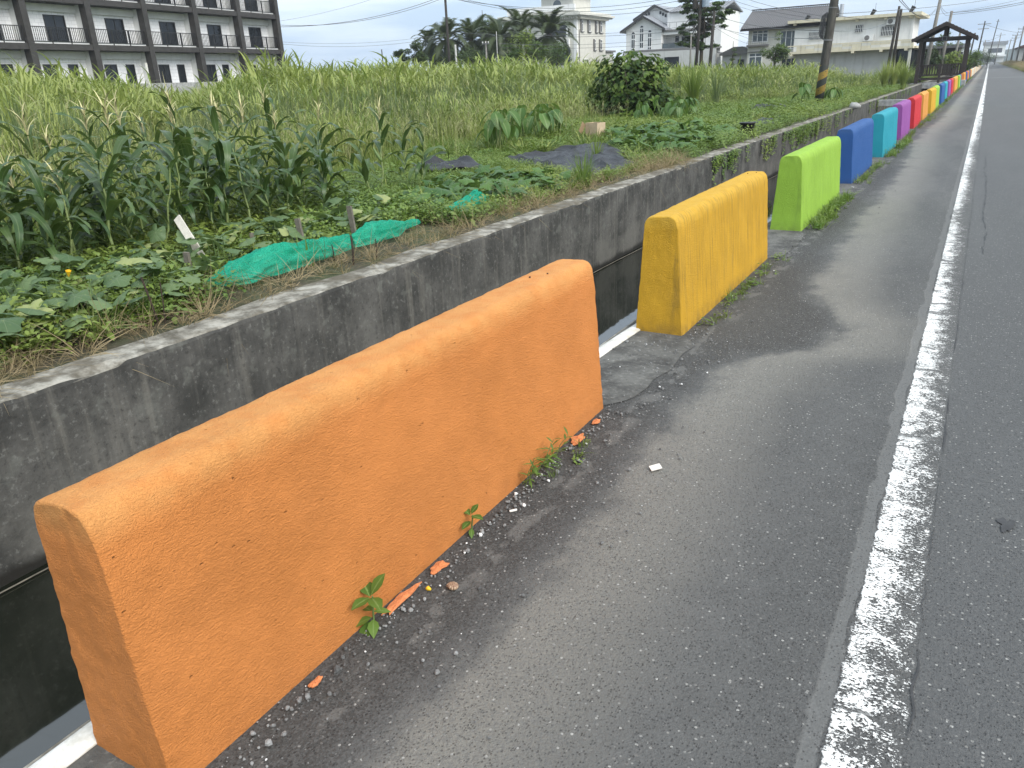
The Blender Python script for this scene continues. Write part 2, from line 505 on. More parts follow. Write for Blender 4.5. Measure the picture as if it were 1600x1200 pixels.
def stripe_mat():
    """utility pole: weathered concrete, yellow and dark bands wound round the foot"""
    mt, t, b, o = new_mat('striped_pole')
    q = NB(t); P = q.obj(); x, y, z = q.xyz(P)
    f = q.noise(q.scale(P, (1, 1, .25)), 9, 5)
    base = q.mix(q.step(f, .3, .7), (.035, .032, .027), (.085, .08, .068))
    a = q.math('DIVIDE', q.math('ARCTAN2', y, x), 2 * PI)
    s = q.math('FRACT', q.math('SUBTRACT', q.math('MULTIPLY', z, 1.75), a))
    yel = q.math('MULTIPLY', q.step(s, .0, .03), q.step(s, .52, .55, 1, 0))
    worn = q.step(q.noise(P, 14, 4), .34, .42)
    band = q.mix(q.math('MULTIPLY', yel, worn), (.05, .055, .05), (.34, .22, .045))
    m_ = q.step(z, 1.53, 1.55, 1, 0)
    t.links.new(q.mix(m_, base, band), b.inputs['Base Color'])
    b.inputs['Roughness'].default_value = .85
    t.links.new(q.bump(f, .3, .02), b.inputs['Normal'])
    return mt
def tile_mat():
    """small white facade tiles: fine joints, too small in the photograph to tell apart"""
    mt, t, b, o = new_mat('white_facade_tile')
    q = NB(t); P = q.obj()
    br = q.n('ShaderNodeTexBrick')
    cmb = q.n('ShaderNodeCombineXYZ'); x, y, z = q.xyz(P); q.sock(cmb.inputs[0], q.math('ADD', x, y)); q.sock(cmb.inputs[1], z)
    t.links.new(cmb.outputs[0], br.inputs['Vector'])
    br.inputs['Scale'].default_value = 1.0
    br.inputs['Color1'].default_value = (.82, .82, .82, 1); br.inputs['Color2'].default_value = (.77, .78, .79, 1)
    br.inputs['Mortar'].default_value = (.58, .58, .59, 1)
    br.inputs['Brick Width'].default_value = .45; br.inputs['Row Height'].default_value = .24; br.inputs['Mortar Size'].default_value = .012
    st = q.noise(q.scale(P, (1.5, 1.5, .2)), 1.2, 4)
    t.links.new(q.mix(q.step(st, .5, .75, 0, .3), br.outputs['Color'], (.45, .45, .45)), b.inputs['Base Color'])
    b.inputs['Roughness'].default_value = .45
    return mt
def house_wall_mat(name, c, stain=(.3, .29, .26), amt=.5):
    mt, t, b, o = new_mat(name)
    q = NB(t); P = q.obj()
    st = q.noise(q.scale(P, (2.2, 2.2, .22)), 1.3, 5)
    f = q.noise(P, 1.4, 6, .6)
    col = q.mix(q.step(f, .3, .7), tuple(v * .9 for v in c), c)
    col = q.mix(q.step(st, .53, .76, 0, amt), col, stain)
    t.links.new(col, b.inputs['Base Color'])
    b.inputs['Roughness'].default_value = .85
    return mt
def glass_mat(name, c=(.015, .018, .022), rough=.08):
    mt, t, b, o = new_mat(name)
    q = NB(t)
    t.links.new(q.mix(q.noise(q.obj(), 1.5, 3), tuple(v * .6 for v in c), tuple(v * 1.6 for v in c)), b.inputs['Base Color'])
    b.inputs['Roughness'].default_value = rough
    return mt
def net_mat():
    mt, t, b, o = new_mat('green_netting')
    q = NB(t); P = q.pos()
    f = q.noise(P, 9, 5, .6)
    col = q.mix(q.step(f, .3, .7), (.006, .36, .22), (.02, .5, .31))
    t.links.new(col, b.inputs['Base Color']); b.inputs['Roughness'].default_value = .6
    tr = q.n('ShaderNodeBsdfTransparent')
    tl = q.n('ShaderNodeBsdfTranslucent'); tl.inputs['Color'].default_value = (.01, .4, .24, 1)
    m1 = q.n('ShaderNodeMixShader'); m1.inputs[0].default_value = .35
    t.links.new(b.outputs[0], m1.inputs[1]); t.links.new(tl.outputs[0], m1.inputs[2])
    m2 = q.n('ShaderNodeMixShader')
    q.sock(m2.inputs[0], q.step(q.noise(P, 120, 3), .38, .66, .08, .5))
    t.links.new(m1.outputs[0], m2.inputs[1]); t.links.new(tr.outputs[0], m2.inputs[2])
    t.links.new(m2.outputs[0], o.inputs[0])
    t.links.new(q.bump(q.noise(P, 50, 4), .5, .01), b.inputs['Normal'])
    return mt

M = {}
M['asphalt'] = asphalt_mat(); M['line'] = line_mat(); M['wall'] = wall_mat(); M['ledge'] = ledge_mat()
M['water'] = water_mat(); M['soil'] = soil_mat(); M['stripe'] = stripe_mat(); M['tile'] = tile_mat()
M['net'] = net_mat()
M['tar'] = simple('tar', (.045, .045, .046), .7, .3, 30)
M['white_pipe'] = simple('white_pipe', (.75, .74, .7), .5, .25, 12, c2=(.5, .48, .42))
M['rust'] = simple('rust', (.09, .035, .015), .8, .4, 40)
M['wood_grey'] = simple('grey_wood', (.17, .15, .12), .9, .35, 18, bump=.3)
M['wood_pale'] = simple('pale_board', (.62, .58, .5), .8, .2, 14)
M['wood_dark'] = simple('dark_wood', (.028, .018, .014), .55, .35, 14)
M['wood_roof'] = simple('dark_roof', (.022, .016, .013), .6, .3, 20)
M['concrete'] = simple('pale_concrete', (.34, .34, .33), .85, .35, 5, bump=.2)
M['pole'] = simple('pole_concrete', (.2, .19, .17), .9, .3, 6)
M['pole_dark'] = simple('pole_tarred', (.035, .03, .025), .85, .35, 6)
M['pole_pale'] = simple('pole_pale', (.38, .38, .36), .85, .2, 6)
M['wire'] = simple('wire', (.05, .052, .055), .6, .1, 4)
M['wire_pale'] = simple('wire_pale', (.13, .14, .15), .6, .1, 4)
M['black'] = simple('black_plastic', (.012, .012, .013), .5, .3, 20)
M['metal'] = simple('grey_metal', (.2, .2, .2), .5, .2, 8, metal=.4)
M['tarp'] = simple('woven_black_sheet', (.027, .029, .034), .55, .35, 60, bump=.4)
M['card'] = simple('cardboard', (.5, .39, .26), .85, .15, 9)
M['card_dark'] = simple('cardboard_inside', (.3, .21, .12), .9, .15, 9)
M['dark_tile'] = simple('dark_facade_tile', (.042, .038, .035), .6, .3, 3)
M['dark_frame'] = simple('dark_window_frame', (.02, .02, .021), .4, .2, 5)
M['rail'] = simple('black_rail', (.015, .015, .016), .45, .2, 5)
M['glass'] = glass_mat('dark_glass')
M['glass_blue'] = glass_mat('curtained_glass', (.09, .11, .12), .15)
M['cream_wall'] = house_wall_mat('cream_house_wall', (.68, .66, .58))
M['cream_trim'] = house_wall_mat('cream_trim', (.68, .62, .46), (.3, .26, .18), .6)
M['white_wall'] = house_wall_mat('white_house_wall', (.76, .76, .74), amt=.25)
M['grey_wall'] = house_wall_mat('grey_house_wall', (.52, .52, .5))
M['tower_wall'] = house_wall_mat('tower_house_wall', (.6, .59, .53), amt=.35)
M['white_trim'] = simple('white_trim', (.8, .8, .78), .6, .08, 5)
M['grey_trim'] = simple('grey_trim', (.16, .155, .15), .7, .2, 5)
M['roof_grey'] = simple('grey_roof_tile', (.12, .12, .125), .65, .25, 5)
M['roof_blue'] = simple('blue_grey_roof', (.24, .25, .27), .5, .15, 5)
M['roof_edge'] = simple('dark_roof_edge', (.035, .034, .035), .6, .2, 5)
M['maroon'] = simple('maroon_cladding', (.09, .035, .03), .6, .3, 4)
M['steel_wall'] = simple('weathered_steel_wall', (.08, .08, .085), .7, .4, 2)
M['hill'] = simple('hill', (.04, .06, .05), .9, .3, .01, space='pos')
M['straw'] = simple('dry_straw', (.33, .25, .14), .9, .3, 30)
M['twig'] = simple('dead_stem', (.04, .026, .018), .9, .3, 20)
M['bark'] = simple('bark', (.07, .055, .04), .95, .35, 10)
M['steel'] = simple('galvanised_steel', (.5, .52, .55), .35, .15, 10, metal=.6)
M['dish_white'] = simple('white_enamel', (.75, .75, .73), .4, .08, 6)
M['scrap'] = simple('peeled_orange_paint', (.72, .25, .09), .7, .25, 60, bump=.5)
M['shell'] = simple('snail_shell', (.5, .36, .24), .5, .5, 110, c2=(.2, .1, .06))
M['paper'] = simple('paper', (.72, .68, .62), .8, .12, 40)
M['pebble'] = simple('pebble', (.2, .2, .195), .85, .7, 5, space='pos')
M['petal'] = simple('yellow_petal', (.8, .5, .02), .6, .15, 30)

GR = (.15, .19, .055)
M['grass_tall'] = leaf_mat('tall_grass', (.13, .195, .035), (.34, .385, .11), .5, .32, patch=(.31, .355, .10), patch_sc=.16)
M['grass_pale'] = leaf_mat('pale_grass', (.26, .28, .11), (.42, .40, .2), .6, .3)
M['grass_blue'] = leaf_mat('blue_green_grass', (.09, .135, .05), (.17, .22, .095), .55, .25)
M['grass_low'] = leaf_mat('low_grass', (.10, .17, .03), (.2, .27, .06), .5, .35)
M['weed'] = leaf_mat('low_weed', (.09, .165, .03), (.20, .28, .06), .5, .3, patch=(.2, .26, .05), patch_sc=.3)
M['corn'] = leaf_mat('corn_leaf', (.03, .07, .022), (.085, .135, .04), .34, .22, rib=(.10, .15, .06), spec=.4)
M['corn_stalk'] = simple('corn_stalk', (.17, .22, .07), .55, .25, 12)
M['tassel'] = simple('corn_tassel', (.50, .46, .24), .8, .25, 20)
M['squash'] = leaf_mat('squash_leaf', (.065, .12, .05), (.15, .215, .09), .55, .25, veins=True, dry=((.30, .34, .13), .12))
M['pumpkin'] = leaf_mat('pumpkin_leaf', (.04, .105, .025), (.1, .19, .045), .5, .28, veins=True)
M['taro'] = leaf_mat('taro_leaf', (.045, .11, .02), (.10, .19, .04), .42, .3, rib=(.18, .26, .09))
M['stemg'] = simple('green_stem', (.13, .2, .06), .6, .2, 12)
M['bush'] = leaf_mat('bush_leaf', (.025, .055, .012), (.07, .125, .025), .5, .25, patch=(.11, .17, .03), patch_sc=1.6, spec=.25)
M['palm'] = leaf_mat('palm_frond', (.03, .045, .018), (.065, .085, .035), .5, .2)
M['tree_dark'] = leaf_mat('dark_tree_leaf', (.028, .055, .016), (.07, .11, .03), .5, .2)
M['tree_mid'] = leaf_mat('mid_tree_leaf', (.045, .09, .018), (.11, .17, .035), .5, .25)
M['tree_lime'] = leaf_mat('lime_tree_leaf', (.09, .15, .025), (.2, .26, .05), .5, .3)
M['road_weed'] = leaf_mat('kerb_weed_leaf', (.07, .15, .025), (.16, .26, .05), .45, .3, rib=(.2, .3, .09))
M['dry_grass'] = leaf_mat('dry_grass', (.2, .15, .08), (.36, .28, .16), .8, .2)

# ================================================================== SETTING
def sheet(name, mat, x0, x1, y0, y1, z, nx=1, ny=1):
    xs = np.linspace(x0, x1, nx + 1); ys = np.linspace(y0, y1, ny + 1)
    v = [(x, y, z) for y in ys for x in xs]
    f = [(j * (nx + 1) + i, j * (nx + 1) + i + 1, (j + 1) * (nx + 1) + i + 1, (j + 1) * (nx + 1) + i) for j in range(ny) for i in range(nx)]
    return v, f
BANK, WALLX, WATER_Z = -1.70, -4.20, -0.98
FAR = 1150
g = MB()
for a in ((-FAR, -4.46, -60, FAR), (3.75, FAR, -60, FAR), (-4.46, -1.70, 330, FAR), (-1.70, 3.75, 700, FAR)):
    v, f = sheet('', None, *a, -0.012)
    g.add(v, f)
tag(g.build('ground', M['soil']), kind='structure')
v, f = sheet('', None, -1.70, 3.75, -40, 700, 0.0)
tag(put('road', mk_mesh('road', v, f, M['asphalt'])), kind='structure')
# edge line with slightly ragged edges
def strip(name, mat, cx, wdt, ys, z, jit=0.006, seed=0):
    v = []; f = []
    for i, y in enumerate(ys):
        a = mnoise.noise((y * 3.1, seed, 0)) * jit; b = mnoise.noise((y * 3.7, seed + 9, 0)) * jit
        c = cx(y) if callable(cx) else cx
        v += [(c - wdt / 2 + a, y, z), (c + wdt / 2 + b, y, z)]
        if i: f.append((2 * i - 2, 2 * i - 1, 2 * i + 1, 2 * i))
    return tag(put(name, mk_mesh(name, v, f, mat)), kind='structure')
strip('edge_line', M['line'], -0.015, .185, np.concatenate([np.arange(-6, 30, .06), np.arange(30, 400, 2)]), .0025)
strip('far_edge_line', M['line'], 3.45, .15, np.arange(30, 400, 2.0), .004, seed=4)
strip('road_crack', M['tar'], lambda y: .09 + .008 * mnoise.noise((y * 1.3, 2, 2)) + .010 * mnoise.noise((y * 11, 5, 2)) - .018, .0018,
      np.arange(.5, 22, .012), .003, .005, 3)
strip('road_crack', M['tar'], lambda y: .19 + .05 * mnoise.noise((y * .8, 7, 2)) + .02 * mnoise.noise((y * 8, 1, 2)), .006,
      np.arange(7.2, 15, .02), .003, .02, 6)
def blob_sheet(name, mat, cx, cy, rx, ry, z, n=40, rough=.3, seed=0):
    v = [(cx, cy, z)]
    for k in range(n):
        a = 2 * PI * k / n
        r = 1 + rough * mnoise.noise((math.cos(a) * 1.8 + seed, math.sin(a) * 1.8, seed * .7)) * 1.6
        v.append((cx + math.cos(a) * rx * r, cy + math.sin(a) * ry * r, z))
    return put(name, mk_mesh(name, v, [(0, 1 + k, 1 + (k + 1) % n) for k in range(n)], mat))
tag(blob_sheet('tar_patch', M['tar'], .28, 2.72, .02, .045, .004, rough=.6, seed=3), kind='structure')
v, f = sheet('', None, -1.3, 3.4, 84, 84.5, .005)
tag(put('road_seam', mk_mesh('road_seam', v, f, M['concrete'])), kind='structure')
# concrete ledge carrying the blocks
v = []; f = []
ys = np.concatenate([np.arange(-3, 14, .05), np.arange(14, 80, .5), [80, 330]])
for i, y in enumerate(ys):
    gap_ = max([min(1, max(0, (min(y - a_, b_ - y) + .12) / .25)) for a_, b_ in ((3.1, 4.25), (6.5, 7.74), (10.05, 11.3), (13.6, 14.7), (17, 18.2), (-3, .2))])
    e = -1.40 + .16 * gap_ + .06 * gap_ * mnoise.noise((y * .9, 3, 0)) + .03 * mnoise.noise((y * 5, 3, 1))
    v += [(BANK, y, .006), (e, y, .004)]
    if i: f.append((2 * i - 2, 2 * i - 1, 2 * i + 1, 2 * i))
tag(put('ledge', mk_mesh('ledge', v, f, M['ledge'])), kind='structure')
v, f = sheet('', None, WALLX - .3, BANK + .3, -40, 330, WATER_Z)
tag(put('canal_water', mk_mesh('canal_water', v, f, M['water'])), kind='structure')
box('near_canal_wall', M['wall'], None, BANK - .02, BANK + .25, -40, 330, -1.6, -.004)
tag(bpy.data.objects['near_canal_wall'], kind='structure')
bpy.data.objects['near_canal_wall'].name = 'canal_bank'

# far canal wall: cast panels with open joints, crumbled top edge
cw = thing('canal_wall', 'dark stained concrete wall along the far side of the canal, pale on top', 'wall', (WALLX, 0, 0))
def wall_panel(y0, y1, step, seed):
    n = max(2, int((y1 - y0) / step))
    ys = np.linspace(y0, y1, n + 1)
    prof = [(0, -1.6)] + [(0, z) for z in np.linspace(-1.05, -.03, 12)] + [(-.006, -.008)] + [(x, 0) for x in np.linspace(-.03, -.27, 6)] + [(-.28, -.3)]
    v = []; f = []
    K = len(prof)
    for j, y in enumerate(ys):
        for k, (x, z) in enumerate(prof):
            p = (x * 6, y * 6, z * 6)
            edge = 1.0 if k in (12, 13, 14, 15) else .35
            d = mnoise.noise_vector(Vector(p)) * .007 * edge + mnoise.noise_vector(Vector((x * 25, y * 25, z * 25 + seed))) * .005 * edge
            if k in (13, 14): d.z -= max(0, mnoise.noise((y * 2.3, seed, 1)) - .15) * .05
            back = .06 * mnoise.noise((y * 1.1, 8, 1)) if k >= K - 2 else 0
            v.append((x + d.x + back, y + d.y * (0 < j < n), z + d.z))
    for j in range(n):
        for k in range(K - 1):
            a = j * K + k
            f.append((a, a + 1, a + K + 1, a + K))
    f.append(tuple(range(K))); f.append(tuple(reversed(range(n * K, n * K + K))))
    return put('panel', mk_mesh('panel', v, f, M['wall']), cw)
yj = [-8, 14.9, 21.2, 27.5, 33.8, 40.1, 46.4, 52.7, 59, 65.3, 71.6, 100, 330]
for i in range(len(yj) - 1):
    wall_panel(yj[i] + .004, yj[i + 1] - .004, .07 if yj[i + 1] < 30 else (.5 if yj[i + 1] < 80 else 8), i)
# pale cord lying where the wall meets the water, white pipe on the near edge
MB().tube([(WALLX + .05 + .02 * math.sin(y * .7), y, WATER_Z + .012 + .006 * math.sin(y * 2.1)) for y in np.arange(-6, 40, .5)], .004, 5).build('cord', M['wood_grey'])
tag(bpy.data.objects['cord'], 'thin pale cord floating along the foot of the canal wall', 'cord')
pp = []
for y in np.arange(-2, 5.2, .08):
    d = 0.0
    if y > 3.3: d = .05 * (y - 3.3) ** 1.6
    pp.append((-1.66 + d * .5 + .006 * math.sin(y * 3), y, .02))
mb = MB().tube(pp, .04, 14)
mb.v = [(x, y, .004 + (z - .004) * .3) for x, y, z in mb.v]
mb.build('white_edging', M['white_pipe'], smooth=True)
tag(bpy.data.objects['white_edging'], 'flat white edging strip along the near canal edge behind the barriers', 'edging')

# ================================================================== BARRIERS
def barrier_mesh(L, M_, K, J, seed, amp=1.0, name='concrete_barrier'):
    base = [(-.145, 0), (-.104, .652), (-.097, .676), (-.082, .692), (-.055, .698), (.045, .702), (.07, .694), (.088, .67), (.098, .63), (.145, 0)]
    b = np.array(base); seg = np.r_[0, np.cumsum(np.hypot(*np.diff(b, axis=0).T))]
    s = np.linspace(0, seg[-1], K)
    P = np.stack([np.interp(s, seg, b[:, 0]), np.interp(s, seg, b[:, 1])], 1)
    cen = np.array([0, .34])
    ys = np.linspace(0, L, M_)
    r = .007
    if M_ > 60:
        ys = np.sort(np.r_[ys, [.001, .003, .007, L - .001, L - .003, L - .007]])
    v = []; base = []
    def disp(p):
        q = Vector(p) + Vector((seed * 3.7, 0, seed))
        e = 0.0
        if p[1] < .03 or p[1] > L - .03: e = 1.0
        a = mnoise.noise_vector(q * 7) * .0008 + mnoise.noise_vector(q * 2.2) * .0016
        a += mnoise.noise_vector(q * 30) * (.0016 + .0008 * e) + mnoise.noise_vector(q * 75) * .0009
        if p[2] > .58: a += mnoise.noise_vector(q * 14) * .0022
        if e: a += mnoise.noise_vector(q * 40) * .0018
        if p[2] < .02: a *= .6
        return a * amp
    for y in ys:
        d = min(y, L - y)
        ins = r - math.sqrt(max(0, r * r - (r - d) ** 2)) if d < r else 0.0
        for k in range(K):
            x, z = P[k]
            dx, dz = cen - P[k]
            l = math.hypot(dx, dz)
            zz = z + dz / l * ins if z > .01 else z
            p = (x + dx / l * ins * (1 if abs(x) > .02 else .2), y, zz)
            base.append(Vector(p)); v.append(Vector(p) + disp(p))
    f = []
    n = len(ys)
    for j in range(n - 1):
        for k in range(K - 1):
            a = j * K + k
            f.append((a, a + K, a + K + 1, a + 1))
    half = K // 2
    for end, j in ((0, 0), (1, n - 1)):
        rows = []
        for i in range(half):
            a, c = j * K + i, j * K + K - 1 - i
            row = [a]
            for t_ in range(1, J):
                p = base[a].lerp(base[c], t_ / J)
                v.append(p + disp(p)); row.append(len(v) - 1)
            row.append(c)
            rows.append(row)
        for i in range(half - 1):
            for t_ in range(J):
                q = (rows[i][t_], rows[i][t_ + 1], rows[i + 1][t_ + 1], rows[i + 1][t_])
                f.append(q if end == 0 else q[::-1])
        mid = [j * K + k for k in range(half - 1, K - half + 1)]
        top = rows[half - 1][::-1]
        if K % 2: f.append(tuple(rows[half - 1] + [j * K + half]) if end == 0 else tuple([j * K + half] + rows[half - 1][::-1]))
    me = mk_mesh(name, v, f, None, True)
    me.set_sharp_from_angle(angle=R(38))
    return me
PAINT = {
    'orange': (.655, .24, .062), 'yellow': (.62, .345, .025), 'green': (.29, .485, .055), 'blue': (.026, .095, .29),
    'teal': (.02, .29, .37), 'purple': (.27, .08, .30), 'red': (.54, .032, .042), 'light orange': (.64, .28, .06), 'cream': (.55, .52, .42)}
bm_cache = {}
for nm, c in PAINT.items():
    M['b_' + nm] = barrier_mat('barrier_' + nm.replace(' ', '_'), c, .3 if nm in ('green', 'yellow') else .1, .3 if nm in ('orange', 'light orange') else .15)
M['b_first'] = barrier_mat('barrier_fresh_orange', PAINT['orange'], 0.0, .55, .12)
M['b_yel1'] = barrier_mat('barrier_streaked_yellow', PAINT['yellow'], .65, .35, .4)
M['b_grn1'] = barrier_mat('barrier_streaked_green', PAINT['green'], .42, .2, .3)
starts = [.69, 4.24, 7.74, 11.27, 14.72, 18.25, 21.6, 24.75, 28.05, 31.05, 34.3, 37.7, 41.1, 44.5, 47.9, 51.3, 54.7, 58.0, 66.0, 69.4, 72.8, 76.2, 79.6, 86.0]
seq = ['orange', 'yellow', 'green', 'blue', 'teal', 'purple', 'red', 'light orange', 'yellow', 'green', 'blue', 'teal', 'purple', 'red', 'light orange', 'yellow', 'green', 'blue',
       'orange', 'yellow', 'blue', 'red', 'light orange', 'blue']
LB = {
    0: 'freshly painted orange concrete barrier, nearest and largest of the row', 1: 'rain-streaked yellow concrete barrier between the large orange and the lime one',
    2: 'lime green concrete barrier with grass at its foot beside the yellow one', 3: 'dark blue concrete barrier between the lime green and the teal one, nearest blue',
    4: 'teal concrete barrier between the dark blue and the purple one, nearest teal', 5: 'purple concrete barrier between the teal and the red one, nearest purple',
    6: 'bright red concrete barrier beyond the nearest purple one', 7: 'light orange concrete barrier just beyond the nearest red one',
    8: 'second yellow concrete barrier of the row, beyond the light orange one', 9: 'second lime green concrete barrier of the row, before the pavilion',
    10: 'second dark blue concrete barrier of the row', 11: 'second teal concrete barrier of the row, in front of the pavilion',
    12: 'second purple concrete barrier of the row', 13: 'second red concrete barrier of the row', 14: 'light orange barrier beyond the second red one',
    15: 'third yellow concrete barrier of the row', 16: 'third lime green concrete barrier of the row', 17: 'third blue barrier, last before the gap by the pavilion',
    18: 'brownish orange barrier, first after the gap by the pavilion', 19: 'small far yellow barrier right after the gap by the pavilion',
    20: 'far blue barrier beside the pavilion railing', 21: 'far red barrier past the pavilion', 22: 'far light orange barrier past the pavilion', 23: 'lone dark blue barrier far past the pavilion'}
GRP = 'painted concrete barriers along the road edge'
far_b = barrier_mesh(2.27, 24, 20, 6, 9, .8)
far_b.materials.append(M['b_red'])
for i, (y, nm) in enumerate(zip(starts, seq)):
    if i == 0: me = barrier_mesh(2.38, 250, 120, 40, 1)
    elif i == 1: me = barrier_mesh(2.24, 150, 80, 30, 2)
    elif i == 2: me = barrier_mesh(2.27, 100, 60, 22, 3)
    elif i < 6: me = barrier_mesh(2.3, 50, 40, 14, 3 + i)
    else: me = far_b
    o = put('concrete_barrier', me, None, (-1.475 + (.0, -.008, .012, -.01, .015, 0)[i % 6], y, 0))
    o.rotation_euler = (0, 0, R((0, .2, -.3, .15, -.2, .3)[i % 6]))
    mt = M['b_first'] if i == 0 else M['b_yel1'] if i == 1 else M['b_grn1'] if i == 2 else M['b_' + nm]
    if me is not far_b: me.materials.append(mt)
    else:
        o.material_slots[0].link = 'OBJECT'; o.material_slots[0].material = mt
    if i == 17: o.scale.y = .8
    tag(o, LB[i], 'barrier', GRP)
    if i < 2:
        for ly, lx in ((2.0, -.02), (2.08, .02)) if i == 0 else ((2.05, -.02), (2.12, .03)):
            MB().tube([(lx, ly, .69), (lx, ly + .003, .706)], .004, 6).build('lifting_stub', M['rust'], o)
for k in range(34):
    y = 92 + k * 3.6
    o = put('concrete_barrier', far_b, None, (-1.475, y, 0))
    o.scale.y = 1.5
    o.material_slots[0].link = 'OBJECT'
    o.material_slots[0].material = M['b_cream'] if k % 5 else M['b_light orange']
    tag(o, 'pale faded barrier in the far run of barriers towards the end of the road', 'barrier', 'far pale barriers along the road edge')
o = box('kerb_block', M['concrete'], None, -1.75, -1.15, 61.2, 62.6, 0, .32)
tag(o, 'low white concrete block between blue barrier and gap by pavilion', 'block')

# ================================================================== BUILDINGS
def window(parent, x, z, w_, h_, y, face='y', frame=None, glass=None, nx=2, nz=1, fw=.06, name='window', split=None, sill=None, proud=.05):
    """framed window on a facade: front toward -y (face 'y'), +y ('Y') or +x ('x'); x is the coordinate along the wall"""
    frame = frame or M['white_trim']; glass = glass or M['glass']
    s = -1 if face == 'y' else 1
    def bx(mb, a0, a1, d0, d1, z0, z1):
        d0, d1 = sorted((y + s * d0, y + s * d1))
        if face in 'yY': mb.box(a0, a1, d0, d1, z0, z1)
        else: mb.box(d0, d1, a0, a1, z0, z1)
    f = MB()
    x0, x1, z0, z1 = x - w_ / 2, x + w_ / 2, z, z + h_
    bx(f, x0, x0 + fw, -.02, proud, z0, z1); bx(f, x1 - fw, x1, -.02, proud, z0, z1)
    bx(f, x0 + fw, x1 - fw, -.02, proud, z0, z0 + fw); bx(f, x0 + fw, x1 - fw, -.02, proud, z1 - fw, z1)
    for i in range(1, nx):
        c = x0 + (x1 - x0) * i / nx
        bx(f, c - fw * .4, c + fw * .4, -.02, proud * .8, z0 + fw, z1 - fw)
    for zz in (split or []):
        bx(f, x0 + fw, x1 - fw, -.02, proud * .7, z0 + h_ * zz - fw * .5, z0 + h_ * zz + fw * .5)
    wn_ = f.build(name, frame, parent)
    p = MB(); bx(p, x0 + fw * .5, x1 - fw * .5, -.02, .012, z0 + fw * .5, z1 - fw * .5)
    p.build('pane', glass, wn_)
    if sill:
        q = MB(); bx(q, x0 - .12, x1 + .12, .0, .22, z0 - .12, z0 - .003); q.build('sill', sill, wn_)
    return wn_

# ---- long apartment row with dark columns and balconies (far left)
ang = math.atan2(-.994, .11)
B = thing('apartment_row', 'long white tiled apartment row with dark columns and black balcony railings', 'building', (-55.4, 54.9, 0), ang)
LEN, FL = 44.0, [4.52, 7.36, 10.2, 13.04]
colx = [.0, 4.88, 9.80, 14.72, 19.5, 24.2, 28.9, 33.6, 38.3, 43.6]
box('wall', M['tile'], B, -.2, LEN, -11, -.9, 0, 13.0)
for z in FL:
    box('floor_slab', M['dark_tile'], B, -.3, LEN, -.898, .25, z + .04, z + .40)
    box('ceiling_beam', M['white_wall'], B, -.1, LEN, -.897, -.72, z - .45, z - .004)
box('roof', M['white_wall'], B, -.3, LEN, -11, .2, 13.444, 14.2)
for x in colx:
    box('column', M['dark_tile'], B, x - .22, x + .22, -.28, .30, 0, 13.44)
    box('side_wall', M['white_wall'], B, x - .15, x + .15, -.897, -.283, 0, 13.0)
for i in range(len(colx) - 1):
    a, b_ = colx[i] + .27, colx[i + 1] - .27
    mid = (a + b_) / 2
    for z in FL[:3]:
        r = MB()
        r.box(a, b_, .08, .13, z + 1.36, z + 1.41); r.box(a, b_, .08, .13, z + .52, z + .55)
        for k in range(4): 
            xx = a + (b_ - a) * k / 3
            r.box(xx - .025, xx + .025, .085, .125, z + .40, z + 1.36)
        rl = r.build('railing', M['rail'], B)
        bl = MB()
        n = 30
        for k in range(n):
            xx = a + (b_ - a) * (k + .5) / n
            bl.box(xx - .014, xx + .014, .09, .12, z + .55, z + 1.36)
        o = bl.build('baluster', M['rail'], rl); o['kind'] = 'stuff'
        box('kerb', M['white_wall'], B, a, b_, .0, .07, z + .405, z + .52)
        window(B, mid - .55, z + .40, 1.55, 1.82, -.9, 'Y', M['dark_frame'], M['glass'], 2, fw=.07, name='balcony_door')
    window(B, mid + .55, 2.35, 1.05, 1.38, -.9, 'Y', M['dark_frame'], M['glass'], 2, fw=.06)
    window(B, mid - 1.15, 2.35, .75, 1.38, -.9, 'Y', M['dark_frame'], M['glass'], 1, fw=.06)
o = MB().box(-.2, 40, 1.6, 1.8, 0, 2.36).build('boundary_wall', M['concrete'], None)
o.location = B.location; o.rotation_euler = B.rotation_euler
tag(o, 'low grey boundary wall in front of the apartment row ground floor', 'wall')
o = MB().tube([(0, 0, 0), (.05, 0, 3.2)], .07, 8).build('white_pipe', M['white_pipe'])
o.location = at(231, 120, 50) ; o.location.z = 0
tag(o, 'slim white pipe standing before the apartment row beside a dark column', 'pipe')

# ---- pale tower house with cornices
TX, TY = -59.9, 126.54
B = thing('tower_house', 'pale cream three storey house with arched balcony and roof turret', 'house', (TX, TY, 0))
box('wall', M['tower_wall'], B, -14, 0, 0, 12, 0, 10.9)
box('wall', M['tower_wall'], B, -13.4, -.8, .9, 11.2, 11.74, 12.0)
box('corner_pilaster', M['white_wall'], B, -.5, .06, -.06, .45, 0, 10.9)
for a, b_, z0, z1 in ((.9, 1.0, 10.9, 11.1), (1.25, 1.3, 11.1, 11.42), (.7, .7, 11.42, 11.74)):
    box('cornice', M['tower_wall'], B, -14 - a, a, -b_, 12 + b_, z0 + .002, z1)
dn = MB()
for k in range(34): dn.box(-13.6 + k * .42, -13.4 + k * .42, -.85, -.002, 10.6, 10.9)
for k in range(28): dn.box(.002, .8, .1 + k * .42, .3 + k * .42, 10.6, 10.9)
dn.build('dentil', M['tower_wall'], B)['kind'] = 'stuff'
box('parapet', M['white_wall'], B, -13.5, -.6, .6, .9, 12.0, 12.9)
tz = 12.9
box('turret', M['tower_wall'], B, -7.2, -1.2, 1.4, 8.2, 11.9, 14.3)
for a, z0, z1 in ((.5, 14.3, 14.5), (.9, 14.5, 14.75), (.3, 14.75, 15.6)):
    box('turret_cornice', M['tower_wall'], B, -7.2 - a, -1.2 + a, 1.4 - a, 8.2 + a, z0 + .002, z1)
